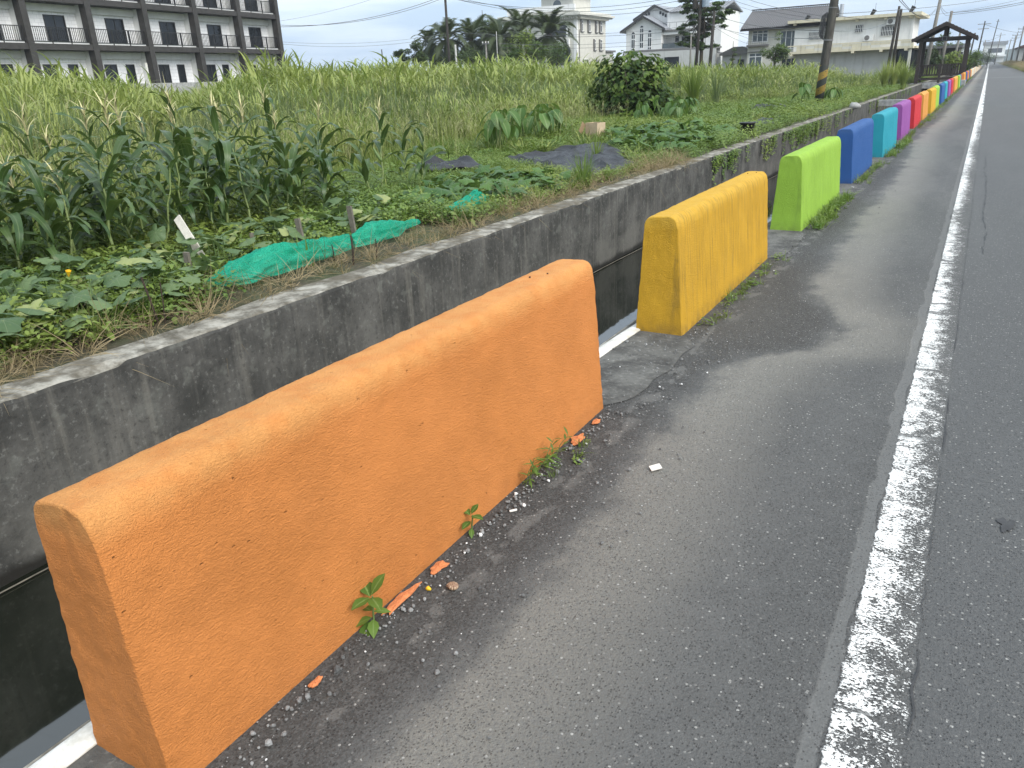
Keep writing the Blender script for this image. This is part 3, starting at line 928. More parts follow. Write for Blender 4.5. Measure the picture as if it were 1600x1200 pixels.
def arch_poly(cx, z0, w_, zs, n=14):
    return [(cx - w_ / 2, z0)] + [(cx - w_ / 2 * math.cos(PI * k / n), zs + w_ / 2 * math.sin(PI * k / n)) for k in range(n + 1)] + [(cx + w_ / 2, z0)]
MB().prism(arch_poly(-4.2, 12.6, 1.5, 13.0), 1.36, 1.398).build('fan_window', M['glass_blue'], B)
MB().prism(arch_poly(-3.4, 8.0, 4.4, 8.15), -.03, -.004).build('arched_balcony_opening', M['glass'], B)
box('balcony_column', M['white_wall'], B, -1.9, -1.55, -.08, -.034, 8.0, 9.4)
MB().prism(arch_poly(-3.4, 3.6, 4.4, 5.6), -.03, -.004).build('arched_balcony_opening', M['glass'], B)
box('balcony_wall', M['white_wall'], B, -5.6, -1.2, -.5, -.035, 6.4, 7.6)
for y, w_ in ((2.1, .9), (5.0, 1.1), (8.0, .8), (9.9, 1.2)):
    window(B, y, 8.75, w_, 1.75, 0, 'x', M['white_trim'], M['glass'], 2, split=[.68], fw=.1, sill=M['grey_trim'])
    MB().box(.0, .25, y - w_ / 2 - .28, y - w_ / 2 - .05, 8.75, 10.5).build('shutter', M['grey_trim'], B)
for y, w_ in ((7.3, .8), (9.9, 1.2)):
    window(B, y, 5.9, w_, 1.75, 0, 'x', M['white_trim'], M['glass'], 2, split=[.68], fw=.1, sill=M['grey_trim'])
    MB().box(.0, .25, y - w_ / 2 - .28, y - w_ / 2 - .05, 5.9, 7.65).build('shutter', M['grey_trim'], B)
for y, w_ in ((3.3, 2.4), (7.6, 1.8)):
    window(B, y, 2.9, w_, 1.6, 0, 'x', M['white_trim'], M['glass'], 3, split=[.6], fw=.1)
MB().tube([(.1, .9, 0), (.1, .9, 9)], .06, 6).build('downpipe', M['grey_trim'], B)
box('side_porch', M['tower_wall'], B, -2, 0, 12, 15.5, 0, 5.6); box('porch_roof', M['grey_trim'], B, -2.2, .3, 11.99, 16, 5.6, 5.9)

# ---- white gable house
GX, GY = -51.7, 127.94
B = thing('gable_house', 'white house with two stacked grey gables and tall arched windows', 'house', (GX, GY, 0))
def gable(parent, x0, x1, xa, ze, za, y0, y1, over=.8, t=.28, wall=M['white_wall'], zb=0.0, ov_y=.7):
    MB().prism([(x0, zb), (x0, ze), (xa, za), (x1, ze), (x1, zb)], y0, y1).build('gable_wall', wall, parent)
    for xe, s in ((x0, -1), (x1, 1)):
        sl = (za - ze) / (xa - xe)
        xo = xe + s * over; zo = ze + (xo - xe) * sl
        poly = [(xo, zo + .02), (xa, za + .02), (xa, za + .02 + t), (xo, zo + .02 + t)]
        MB().prism(poly, y0 - ov_y, y1 + .3).build('roof', M['roof_blue'], parent)
        e = MB(); e.prism([(p[0], p[1] - .02) if i < 2 else (p[0], p[1] + .02) for i, p in enumerate(poly)], y0 - ov_y - .06, y0 - ov_y - .004)
        e.build('roof_edge', M['roof_edge'], parent)
        # standing seams
        sm = MB()
        L = math.hypot(xa - xo, za - zo); a = math.atan2(za - zo, xa - xo)
        y = y0 - ov_y + .3
        while y < y1:
            Mx = Matrix.Translation((xo, y, zo + .02 + t)) @ Matrix.Rotation(-a, 4, 'Y')
            sm.box(0, L, -.03, .03, .003, .06, Mx); y += .5
        sm.build('roof_seam', M['grey_trim'], parent)['kind'] = 'stuff'
gable(B, 0, 6.0, 3.0, 8.35, 10.0, 0, 4)
gable(B, .4, 6.6, 3.3, 10.2, 11.75, 4.31, 14, over=.7)
for k, (cx, zt) in enumerate(((1.25, 7.75), (2.68, 8.6), (4.05, 7.85))):
    MB().prism(arch_poly(cx, 5.3, .62, zt), -.06, -.003).build('arched_window', M['white_trim'], B)
    w0 = B.children[-1]
    MB().prism(arch_poly(cx, zt - .02, .5, zt), -.08, -.063).build('pane', M['glass'], w0)
    z = zt - .18
    for h_ in (.55, 1.2, .75):
        for s in (-1, 1):
            MB().box(cx + s * .15 - .105, cx + s * .15 + .105, -.08, -.063, max(5.35, z - h_), z).build('pane', M['glass'], w0)
        z -= h_ + .15
        if z < 5.4: break
for s, xs in ((-1, (1.15, 1.6, 2.05)), (1, (4.0, 4.45, 4.9))):
    for k, x in enumerate(xs):
        zc = 10.35 + (.25 * k if s < 0 else -.25 * k + .5)
        box('window', M['glass'], B, x, x + .32, 4.25, 4.308, zc - .25, zc + .2)
window(B, 7.4, 8.3, .7, 1.4, 4.6, 'y', M['white_trim'], M['glass'], 2)
box('wall', M['white_wall'], B, 6.002, 14.8, 2.5, 13, 0, 10.6)
box('terrace_roof', M['white_wall'], B, 6.003, 11.5, .4, 2.498, 7.3, 7.75)
box('terrace_edge', M['grey_trim'], B, 6.004, 11.8, .2, 2.497, 7.754, 8.0)
MB().prism([(2.2, 10.5), (7.5, 11.75), (7.5, 11.95), (2.0, 10.65)], 6.4, 15.2, 'x').build('roof', M['roof_blue'], B)
MB().prism([(13.3, 10.5), (7.5, 11.75), (7.5, 11.95), (13.5, 10.65)], 6.41, 15.19, 'x').build('roof', M['roof_blue'], B)
sm = MB()
for k in range(17): sm.prism([(2.0, 10.66), (7.5, 11.96), (7.5, 12.02), (2.0, 10.72)], 6.5 + k * .52, 6.56 + k * .52, 'x')
sm.build('roof_seam', M['grey_trim'], B)['kind'] = 'stuff'
box('balcony_slab', M['grey_trim'], B, -.3, 15, -.4, 2.49, 4.95, 5.25)
tr = MB(); tr.box(6.1, 10.5, .15, .2, 6.1, 6.15)
for k in range(5): tr.box(6.1 + k * 1.08, 6.15 + k * 1.08, .15, .2, 5.25, 6.1)
tr.build('balcony_rail', M['metal'], B)
box('balcony_glass', M['glass_blue'], B, 6.12, 10.4, .17, .18, 5.3, 6.05)
window(B, 7.75, 5.3, .75, 1.85, 2.5, 'y', M['white_trim'], M['glass'], 1, split=[.5])
window(B, 8.8, 5.3, .75, 1.85, 2.5, 'y', M['white_trim'], M['glass'], 1, split=[.5])
window(B, 10.2, 8.4, 1.2, 1.6, 2.5, 'y', M['grey_trim'], M['glass'], 1)
tr = MB(); tr.box(6.1, 11.5, .25, .3, 9.0, 9.05)
for k in range(6): tr.box(6.1 + k * 1.07, 6.15 + k * 1.07, .25, .3, 8.0, 9.0)
tr.build('terrace_rail', M['metal'], B)
box('base_wall', M['grey_wall'], B, -.3, 15, -.6, -.402, 0, 4.9)
box('garage_opening', M['glass'], B, 6.8, 9.2, -.64, -.603, 2.3, 4.0)
B2 = thing('carport', 'low grey metal carport beside the white gable house', 'carport', (GX + 15.3, GY - 1, 0))
MB().prism([(0, 4.2), (3.6, 3.6), (3.6, 3.75), (0, 4.35)], 0, 4).build('roof', M['grey_trim'], B2)
for x in (.1, 3.4):
    box('post', M['metal'], B2, x, x + .12, .1, .22, 0, 3.6)

# ---- white house with tiled roof and flat-roofed wing
HX, HY = -23.8, 95.07
B = thing('tiled_house', 'white two storey house with grey tiled roof and long cream balcony wing', 'house', (HX, HY, 0), R(-1.0))
box('wall', M['cream_wall'], B, 0, 8.4, 0, 9, 0, 5.93)
ey, rz_ = -.9, 7.75
zr = MB()
n = 46
L0, L1 = -.75, 8.55
for k in range(n):
    x0 = L0 + (L1 - L0) * k / n; x1 = L0 + (L1 - L0) * (k + 1) / n; xm = (x0 + x1) / 2
    zr.add([(x0, ey, 5.74), (xm, ey, 5.84), (x1, ey, 5.74), (x0, 3.6, rz_), (xm, 3.6, rz_ + .1), (x1, 3.6, rz_)], [(0, 1, 4, 3), (1, 2, 5, 4)])
    zr.add([(x0, 3.6, rz_), (xm, 3.6, rz_ + .1), (x1, 3.6, rz_), (x0, 8.6, 5.6), (xm, 8.6, 5.7), (x1, 8.6, 5.6)], [(0, 1, 4, 3), (1, 2, 5, 4)])
zr.build('roof', M['roof_grey'], B)
MB().prism([(ey, 5.66), (3.6, rz_ - .08), (8.6, 5.52), (8.6, 5.42), (3.6, rz_ - .2), (ey, 5.54)], L0 + .02, L1 - .02, 'x').build('roof_deck', M['roof_edge'], B)
box('ridge', M['roof_edge'], B, L0, L1, 3.45, 3.75, rz_ + .1, rz_ + .2)
MB().prism([(0, 5.932), (8.4, 5.932), (3.6, 7.55)], 7.9, 8.1, 'x').build('gable_wall', M['white_wall'], B)
window(B, 1.3, 4.35, 1.75, 1.25, 0, 'y', M['white_trim'], M['glass_blue'], 3, split=[.72], fw=.09)
box('window_hood', M['grey_trim'], B, .3, 2.4, -.35, -.002, 5.66, 5.73)
box('window_box', M['grey_trim'], B, .0, 2.3, -.6, -.002, 3.95, 4.12)
wb = MB(); wb.box(.02, 2.28, -.6, -.57, 4.45, 4.48)
for k in range(12): wb.box(.04 + k * .2, .06 + k * .2, -.6, -.58, 4.12, 4.45)
wb.build('window_guard', M['metal'], B)
window(B, .95, 1.7, 1.5, 1.6, 0, 'y', M['white_trim'], M['glass_blue'], 2, split=[.75], fw=.09)
box('window_hood', M['grey_trim'], B, .1, 1.9, -.3, -.002, 3.36, 3.44)
window(B, 4.7, 3.5, 2.4, 1.9, 0, 'y', M['white_trim'], M['glass_blue'], 4, fw=.09, name='balcony_door')
window(B, 4.6, .2, 1.6, 2.4, 0, 'y', M['cream_trim'], M['glass'], 3, fw=.08, name='door')
for z in (3.7, 5.0): box('wall_band', M['grey_wall'], B, 2.5, 3.3, -.03, -.003, z, z + .05)
# flat-roofed wing
box('wing_wall', M['white_wall'], B, 5.1, 16.4, -.5, 8, 2.92, 5.95)
box('wing_base', M['grey_wall'], B, 5.4, 15.2, -.45, 8, 0, 2.95)
box('roof_slab', M['cream_trim'], B, 4.45, 17.3, -1.3, 8.6, 5.96, 6.25)
box('roof_soffit', M['cream_trim'], B, 4.9, 16.9, -1.0, 8.3, 5.952, 5.957)
box('balcony_slab', M['cream_trim'], B, 4.7, 17.0, -1.7, -.502, 2.92, 3.15)
box('balcony_slab', M['cream_trim'], B, 16.402, 17.2, -.5, 8, 2.93, 3.14)
bw = MB()
x = 4.75
holes = {(10, 0), (11, 0), (11, 1), (0, 0), (0, 1)}
row_h = .24
bal = thing_parts = None
i = 0
while x < 16.9:
    x1 = min(x + .92, 17.0)
    for r_ in range(2):
        if (i, r_) in holes: continue
        box('parapet_block', M['cream_trim'] if (i + r_) % 3 else M['cream_wall'], B, x + .012, x1 - .012, -1.68, -1.55, 3.152 + r_ * row_h, 3.152 + (r_ + 1) * row_h - .015)
    x = x1; i += 1
box('parapet_rail', M['cream_trim'], B, 4.72, 17.0, -1.7, -1.53, 3.64, 3.76)
for xx in (5.0, 8.4, 11.2, 13.9, 16.2):
    box('bracket', M['cream_trim'], B, xx, xx + .3, -1.72, -.505, 2.72, 2.918); box('bracket', M['cream_trim'], B, xx, xx + .3, -1.1, -.505, 5.75, 5.95)
def barred(x, z, w_, h_, n):
    wd = window(B, x, z, w_, h_, -.5, 'y', M['grey_wall'], M['glass'], 1, fw=.05)
    bb = MB()
    for k in range(n):
        xx = x - w_ / 2 + w_ * (k + .5) / n
        bb.box(xx - .02, xx + .02, -.62, -.58, z - .02, z + h_ + .02)
    bb.box(x - w_ / 2, x + w_ / 2, -.62, -.6, z + h_ * .5, z + h_ * .5 + .03)
    bb.build('bar', M['white_trim'], wd)
barred(7.3, 4.2, 1.5, .85, 12); barred(11.55, 4.7, .85, .75, 5); barred(14.3, 4.2, 1.35, .95, 9)
box('corner_post', M['white_wall'], B, 16.41, 16.65, -.55, -.3, 3.15, 5.95)
box('carport_shade', M['glass'], B, 15.21, 16.8, 1.5, 7.9, 0, 2.9)  # dark block filling the carport, standing in for the shade inside
box('carport_post', M['cream_wall'], B, 16.6, 16.85, -1.4, -1.15, 0, 2.92)
def ac_unit(loc, label):
    a = thing('air_conditioner', label, 'air conditioner', loc, R(-1))
    box('body', M['dish_white'], a, -.45, .45, -.35, 0, 0, .62)
    MB().tube([(-.12, -.352, .31), (-.12, -.385, .31)], .24, 16).build('fan_guard', M['grey_trim'], a)
    box('bracket', M['metal'], a, -.5, .5, -.3, .0, -.08, -.002)
ac_unit((HX + 14.6, HY - .76, 5.25), 'white air conditioner box high on the white wing wall under the roof slab')
ac_unit((HX + 12.6, HY - 1.0, 3.82), 'old white air conditioner box standing behind the broken balcony parapet')
for x, h_, lab in ((6.4, .35, 'small black roof tank with thin antenna left of the leaning pole'), (12.8, .45, 'small black roof tank on the flat cream roof, middle'), (16.4, .5, 'small black roof tank at the right end of the flat roof')):
    t_ = thing('roof_tank', lab, 'tank', (HX + x, HY - .9, 6.25))
    MB().tube([(-.2, 0, 0), (.02, 0, h_), (.2, 0, h_ * .7)], [.16, .2, .12], 10).build('tank', M['black'], t_)
    MB().tube([(.1, .1, 0), (.12, .1, 1.1)], .018, 5).build('antenna', M['wire_pale'], t_)
o = MB().tube([(0, 0, 0), (0, 0, .12), (0, 0, .13), (0, 0, 1.3)], [.3, .3, .2, .2], 12).build('water_heater', M['steel'])
o.location = (HX + 9.6, HY - .3, 6.25); tag(o, 'shiny steel water cylinder standing on the flat roof behind the leaning pole', 'water heater')
# small shed left of it
B = thing('shed', 'small low grey roofed shed left of the tiled house', 'shed', (HX - 4.5, HY + 6, 0))
box('wall', M['grey_wall'], B, 0, 3.6, 0, 4, 0, 3.3); MB().prism([(-.3, 3.302), (4, 3.302), (4, 3.5), (2.5, 4.2), (1.4, 4.2), (-.3, 3.5)], -.3, 4.3).build('roof', M['grey_trim'], B)
window(B, 2.3, 1.9, .8, .9, 0, 'y', M['grey_trim'], M['glass'], 1)

# ---- low dark pavilion house behind the gazebo
p = at(1468, 80, 112)
B = thing('park_shelter', 'low dark shelter with grey flat roof among trees behind the pavilion', 'shelter', (p.x, p.y, 0))
box('roof', M['roof_grey'], B, -2.2, 2.4, -1, 3, 3.0, 3.25)
box('wall', M['dark_tile'], B, -1.9, 2.0, .5, 2.5, 0, 2.99)
for x in (-2, 0, 2.1): box('post', M['wood_grey'], B, x, x + .18, -.8, -.6, 0, 2.99)
# ---- right hand side of the road, far off
B = thing('warehouse', 'maroon and grey metal warehouse behind the row of poles', 'warehouse', (9.5, 175, 0))
box('wall', M['steel_wall'], B, 0, 20, 0, 95, 0, 5.9); box('fascia', M['maroon'], B, -.4, 20.3, -.4, 95.4, 5.9, 8.2)
for k in range(12):
    box('gutter_light', M['white_trim'], B, -.45, -.405, 4 + k * 8, 6.4 + k * 8, 5.95, 6.35)
    box('door', M['glass'], B, -.05, -.003, 2 + k * 7.6, 5.6 + k * 7.6, 0, 3.9)
B = thing('low_shop', 'lower brown roofed shop at the far end of the road', 'shop', (7, 290, 0))
box('wall', M['grey_wall'], B, 0, 14, 0, 40, 0, 4.5); MB().prism([(-1, 4.502), (15, 4.502), (7, 7.5)], -1, 41).build('roof', M['maroon'], B)
B = thing('end_building', 'white flat building closing off the far end of the road', 'building', (-5, 715, 0))
box('wall', M['white_wall'], B, 0, 14, 0, 20, 0, 12); box('roof', M['roof_blue'], B, -1, 15, -1, 21, 12, 14.2)
box('window_band', M['glass'], B, 3, 12, -.05, -.003, 6.5, 9.6); box('canopy', M['white_trim'], B, 0, 15, -3, -.06, 3.8, 5.0)
V = thing('parked_van', 'dark van parked across the far end of the road', 'van', (-2.4, 650, 0))
MB().prism([(0, .5), (6.2, .5), (6.2, 1.7), (5.2, 2.7), (.3, 2.7), (0, 1.6)], 0, 2.1).build('body', M['black'], V)
box('windscreen', M['glass'], V, .6, 4.9, -.03, -.003, 1.7, 2.5)
for x in (1.2, 4.9): MB().tube([(x, -.05, .42), (x, 2.15, .42)], .42, 12).build('wheel', M['tar'], V)
for (px, py, d, w_, h_, lab) in ((1478, 88, 260, 10, 6, 'small pale roofed house far behind the pavilion'),):
    p = at(px, py, d)
    B = thing('far_building', lab, 'building', (p.x, p.y, 0))
    box('wall', M['white_wall'], B, -w_ / 2, w_ / 2, 0, 12, 0, h_ * .85); box('roof', M['roof_blue'], B, -w_ / 2 - .5, w_ / 2 + .5, -.5, 12.5, h_ * .85 + .002, h_)
    for k in range(3): box('window', M['glass'], B, -w_ / 2 + w_ * (k + .25) / 3, -w_ / 2 + w_ * (k + .7) / 3, -.06, -.003, h_ * .4, h_ * .65)

# ---- timber pavilion over the canal
PX, PY = -3.16, 71.0
B = thing('pavilion', 'dark brown timber pavilion with gabled roof standing over the canal', 'pavilion', (PX, PY, 0))
HW, DP = 1.54, 3.6
box('platform', M['concrete'], B, -1.95, 1.42, -.55, DP + .4, -.36, -.004)
for x in (-1.35, .4):
    for y in (-.1, DP - .2): box('pier', M['dark_tile'], B, x, x + .5, y, y + .4, -1.6, -.362)
for x in (-HW, HW):
    for y in (0, DP): box('post', M['wood_dark'], B, x - .13, x + .13, y - .13, y + .13, 0, 3.0)
for y in (0, DP):
    box('tie_beam', M['wood_dark'], B, -HW - .2, HW + .2, y - .08, y + .08, 3.003, 3.22)
    box('king_post', M['wood_dark'], B, -.1, .1, y - .075, y + .075, 3.223, 3.95)
for x in (-HW, HW): box('side_beam', M['wood_dark'], B, x - .08, x + .08, .083, DP - .083, 3.003, 3.2)
EX, EZ, AZ = 2.16, 3.02, 4.1
for s in (-1, 1):
    MB().prism([(0, AZ), (s * EX, EZ), (s * EX, EZ + .14), (0, AZ + .16)], -.75, DP + .75).build('roof_slope', M['wood_roof'], B)
    for y in (-.8, DP + .75): 
        MB().prism([(0, AZ - .12), (s * (EX - .02), EZ - .1), (s * (EX + .03), EZ + .12), (0, AZ + .14)], y, y + .06).build('barge_board', M['wood_dark'], B)
    sh = MB()
    L = math.hypot(EX, AZ - EZ); a = math.atan2(AZ - EZ, EX)
    for k in range(9):
        d = L * k / 9
        x0 = s * (EX - d * math.cos(a)); z0 = EZ + .145 + d * math.sin(a)
        sh.box(min(x0, x0 - s * .34), max(x0, x0 - s * .34), -.78, DP + .78, z0 + .012, z0 + .04)
    sh.build('shingle_course', M['wood_roof'], B)
rp = MB()
for y in np.arange(.4, DP, .8):
    for s in (-1, 1): rp.prism([(0, AZ - .14), (s * 2.0, EZ - .06), (s * 2.0, EZ + .04), (0, AZ - .02)], y, y + .08)
rp.build('rafter', M['wood_dark'], B)
box('badge', M['wire_pale'], B, -.17, .17, -.12, -.083, 2.96, 3.26); box('badge', M['black'], B, -.12, .12, -.135, -.121, 3.0, 3.22)
def railing(x0, y0, x1, y1, n):
    d = Vector((x1 - x0, y1 - y0, 0)); L = d.length; a = math.atan2(d.y, d.x)
    T = Matrix.Translation((x0, y0, 0)) @ Matrix.Rotation(a, 4, 'Z')
    r = MB(); r.box(0, L, -.05, .05, 1.24, 1.32, T); r.box(0, L, -.04, .04, .52, .60, T); r.box(0, L, -.045, .045, .22, .34, T)
    rl = r.build('railing', M['wood_dark'], B)
    me = None
    for k in range(n):
        x = L * (k + .5) / n
        if me is None: me = MB().box(-.035, .035, -.02, .02, .602, 1.238).mesh('baluster', M['wood_dark'])
        put('baluster', me, rl, T @ Vector((x, 0, 0)), (0, 0, a))
railing(-HW + .13, 0, -.09, 0, 8); railing(.09, 0, HW - .13, 0, 8)
box('middle_post', M['wood_dark'], B, -.088, .088, -.09, .09, 0, 1.4)
railing(-HW, .13, -HW, DP - .13, 16); railing(-HW + .13, DP, HW - .13, DP, 14)

# ---- footbridge beam over the canal before the pavilion
o = MB().box(-4.6, -1.6, 41, 41.5, -.3, -.05).build('canal_brace', M['concrete']); tag(o, 'concrete brace crossing the canal just before the pavilion', 'brace')

# ================================================================== VEGETATION
def blade(base, h, lean, az, w_, n=5, curl=1.7, taper=1.0):
    """one arched leaf blade: verts, faces, uv"""
    bx, by, bz = base
    ca, sa = math.cos(az), math.sin(az)
    v = []; uv = []
    for i in range(n + 1):
        t = i / n
        out_ = lean * t ** curl
        up = h * (t - .45 * abs(lean) / max(h, .01) * t ** 2.6) if lean > .35 * h else h * t
        ww = w_ * (1 - t ** 2) * (.6 + .4 * min(1, t * 4)) * taper + .0006
        cx, cy = bx + ca * out_, by + sa * out_
        v += [(cx - sa * ww / 2, cy + ca * ww / 2, bz + up), (cx + sa * ww / 2, cy - ca * ww / 2, bz + up)]
        uv += [(0, t), (1, t)]
    f = [(2 * i, 2 * i + 1, 2 * i + 3, 2 * i + 2) for i in range(n)]
    return v, f, uv
class LB_:
    def __init__(s): s.v = []; s.f = []; s.uv = []
    def add(s, v, f, uv=None):
        b = len(s.v); s.v += v; s.f += [tuple(i + b for i in q) for q in f]
        s.uv += uv if uv else [(0.5, 0.5)] * len(v); return s
    def mesh(s, name, mat): return mk_mesh(name, s.v, s.f, mat, True, s.uv)
rr = random.Random(11)
def tuft(name, mat, nb, spread, hmin, hmax, lean, w_, n=5, seg_curl=1.7):
    L = LB_()
    for _ in range(nb):
        a = rr.uniform(0, 2 * PI); r = spread * math.sqrt(rr.random())
        h = rr.uniform(hmin, hmax)
        L.add(*blade((r * math.cos(a), r * math.sin(a), 0), h, h * rr.uniform(*lean), a + rr.uniform(-1, 1), w_ * rr.uniform(.7, 1.3), n, seg_curl))
    return L.mesh(name, mat)
def ovate(c, az, pitch, ln, wd, fold=.15):
    """small pointed leaf of 6 quads as verts/faces"""
    d = Vector((math.cos(az) * math.cos(pitch), math.sin(az) * math.cos(pitch), math.sin(pitch)))
    sd = Vector((-math.sin(az), math.cos(az), 0)); up = sd.cross(d) * -1
    c = Vector(c)
    v = []; uv = []
    prof = [(0, .08), (.25, .8), (.5, 1.0), (.75, .62), (1, .03)]
    for t, k in prof:
        droop = -t * t * .25 * ln
        p = c + d * ln * t + Vector((0, 0, droop))
        ww = wd / 2 * k
        v += [tuple(p - sd * ww + Vector((0, 0, fold * ww))), tuple(p), tuple(p + sd * ww + Vector((0, 0, fold * ww)))]
        uv += [(0, t), (.5, t), (1, t)]
    f = []
    for i in range(len(prof) - 1):
        a = 3 * i
        f += [(a, a + 1, a + 4, a + 3), (a + 1, a + 2, a + 5, a + 4)]
    return v, f, uv
def weed_clump(name, mat, nl, rad, h, ln):
    L = LB_()
    for _ in range(nl):
        a = rr.uniform(0, 2 * PI); r = rad * math.sqrt(rr.random()); z = h * rr.random() ** .7
        L.add(*ovate((r * math.cos(a), r * math.sin(a), z), rr.uniform(0, 2 * PI), rr.uniform(-.3, .7), ln * rr.uniform(.6, 1.3), ln * rr.uniform(.45, .75)))
    return L.mesh(name, mat)

PROTO = bpy.data.collections.new('plant_kinds')     # sources for the scattered ground cover, not in the scene
def proto_set(cname, meshes):
    c = bpy.data.collections.new(cname)
    for i, me in enumerate(meshes):
        o = bpy.data.objects.new('%s_%02d' % (cname, i), me)
        c.objects.link(o)
    return c
def scatter(name, coll, nkinds, pts, scl, label=None, cat=None, tilt=.12, kinds=None):
    n = len(pts)
    me = bpy.data.meshes.new(name)
    me.vertices.add(n)
    me.vertices.foreach_set('co', np.asarray(pts, dtype=np.float32).ravel())
    def attr(an, ty, data, key):
        a = me.attributes.new(an, ty, 'POINT'); a.data.foreach_set(key, np.asarray(data).ravel())
    rot = np.stack([rng.normal(0, tilt, n), rng.normal(0, tilt, n), rng.uniform(0, 2 * PI, n)], 1).astype(np.float32)
    attr('rot', 'FLOAT_VECTOR', rot, 'vector')
    attr('scl', 'FLOAT_VECTOR', np.asarray(scl, dtype=np.float32), 'vector')
    attr('kind_id', 'INT', (rng.integers(0, nkinds, n) if kinds is None else kinds).astype(np.int32), 'value')
    o = put(name, me)
    ng = bpy.data.node_groups.new(name + '_scatter', 'GeometryNodeTree')
    ng.interface.new_socket('Geometry', in_out='INPUT', socket_type='NodeSocketGeometry')
    ng.interface.new_socket('Geometry', in_out='OUTPUT', socket_type='NodeSocketGeometry')
    gi = ng.nodes.new('NodeGroupInput'); go = ng.nodes.new('NodeGroupOutput')
    ip = ng.nodes.new('GeometryNodeInstanceOnPoints'); ci = ng.nodes.new('GeometryNodeCollectionInfo')
    ci.inputs['Collection'].default_value = coll
    ci.inputs['Separate Children'].default_value = True; ci.inputs['Reset Children'].default_value = True
    def na(an, ty):
        x = ng.nodes.new('GeometryNodeInputNamedAttribute'); x.data_type = ty; x.inputs['Name'].default_value = an
        return [s_ for s_ in x.outputs if s_.enabled and s_.name == 'Attribute'][0]
    ng.links.new(gi.outputs[0], ip.inputs['Points']); ng.links.new(ci.outputs[0], ip.inputs['Instance'])
    ip.inputs['Pick Instance'].default_value = True
    ng.links.new(na('kind_id', 'INT'), ip.inputs['Instance Index'])
    e2r = ng.nodes.new('FunctionNodeEulerToRotation')
    ng.links.new(na('rot', 'FLOAT_VECTOR'), e2r.inputs[0]); ng.links.new(e2r.outputs[0], ip.inputs['Rotation'])
    ng.links.new(na('scl', 'FLOAT_VECTOR'), ip.inputs['Scale'])
    ng.links.new(ip.outputs[0], go.inputs[0])
    md = o.modifiers.new('scatter', 'NODES'); md.node_group = ng
    return tag(o, label, cat, kind='stuff')

# ---- tall grass field
def reed_tuft(name, mat, ns, spread, w_, ll, nl=4):
    L = LB_()
    for _ in range(ns):
        a = rr.uniform(0, 2 * PI); r = spread * math.sqrt(rr.random()); h = rr.uniform(.5, .92)
        bx, by = r * math.cos(a), r * math.sin(a); ln = h * rr.uniform(.05, .3); az = rr.uniform(0, 2 * PI)
        L.add(*blade((bx, by, 0), h, ln, az, w_ * .5, 4, 1.5))
        for k in range(nl):
            t = rr.uniform(.3, 1.0)
            p = (bx + ln * t ** 1.5 * math.cos(az), by + ln * t ** 1.5 * math.sin(az), h * t)
            l_ = ll * rr.uniform(.6, 1.25)
            L.add(*blade(p, l_ * rr.uniform(.35, .9), l_ * rr.uniform(.3, .8), rr.uniform(0, 2 * PI), w_ * rr.uniform(.7, 1.3), 5, 1.5))
    return L.mesh(name, mat)
tg = [reed_tuft('tall_grass', M['grass_tall'], 9, .24, .022, .34, 5) for _ in range(5)] + \
     [tuft('tall_grass', M['grass_blue'], 20, .2, .5, 1.0, (.1, .4), .026, 5) for _ in range(3)] + \
     [reed_tuft('tall_grass', M['grass_pale'], 8, .22, .018, .3, 4) for _ in range(2)]
c_tall = proto_set('grass_kinds', tg)
def height(x, y):
    d = np.hypot(x, y); az = np.degrees(np.arctan2(x, y))
    px = (az + 61.9) / 65 * 1550                # rough bearing across the field
    far_h = np.interp(az, [-75, -64, -61.5, -58.5, -55.5, -53, -51, -49, -45, -38, -30, -24, -18, -10, 0], [2.3, 2.3, 2.35, 2.25, 1.95, 1.62, 1.6, 1.95, 2.25, 2.35, 2.3, 2.15, 1.85, 1.7, 1.75])
    edge = np.interp(y, [0, 14, 25, 32, 45, 70], [-9.6, -10.2, -11.2, -10.5, -7.6, -6.0])
    run = np.clip((edge - x) / np.interp(y, [0, 15, 40, 60], [8.0, 11, 7, 4]), 0, 1)
    return far_h * .86 * (.36 + .64 * run ** .8), edge, az, d
N = 52000
d_ = 8 + 62 * rng.random(N) ** .85
a_ = np.radians(rng.uniform(-84, 1, N))
X = d_ * np.sin(a_); Y = d_ * np.cos(a_)
h, edge, az, dd = height(X, Y)
clump = np.array([mnoise.noise((x * .35, y * .35, 0)) for x, y in zip(X, Y)])
keep = (X < edge + .4 * clump) & (X > -53 + (Y - 30) * -.1) & (dd < 66) & ((X + 10.6) ** 2 + (Y - 26.5) ** 2 > 1.4 ** 2)
X, Y, h, clump, az, dd = X[keep], Y[keep], h[keep], clump[keep], az[keep], dd[keep]
cl2 = np.array([mnoise.noise((x * .42 + 9, y * .42, 2)) + .5 * mnoise.noise((x * 1.0 + 9, y * 1.0, 2)) for x, y in zip(X, Y)])
thin = rng.random(len(X)) < np.clip(.74 + cl2 * 1.1, .22, 1)
X, Y, h, clump, az, dd, cl2 = X[thin], Y[thin], h[thin], clump[thin], az[thin], dd[thin], cl2[thin]
sc_h = h * (1.05 + .36 * cl2) * rng.uniform(.66, 1.12, len(X)) * (1 + .1 * np.array([mnoise.noise((x * 1.1, y * 1.1, 8)) for x, y in zip(X, Y)]))
band = np.array([mnoise.noise((x * .13 + 5, y * .13, 3)) for x, y in zip(X, Y)]) + rng.normal(0, .22, len(X))
edge2 = np.interp(Y, [0, 14, 25, 32, 45, 70], [-9.6, -10.2, -11.2, -10.5, -7.6, -6.0])
rn = (edge2 - X) / np.interp(Y, [0, 15, 40, 60], [8.0, 11, 7, 4]) + band * .25
kinds = np.where((rn > .18) & (rn < .62) & (rng.random(len(X)) < .75), rng.integers(5, 8, len(X)), rng.integers(0, 5, len(X)))
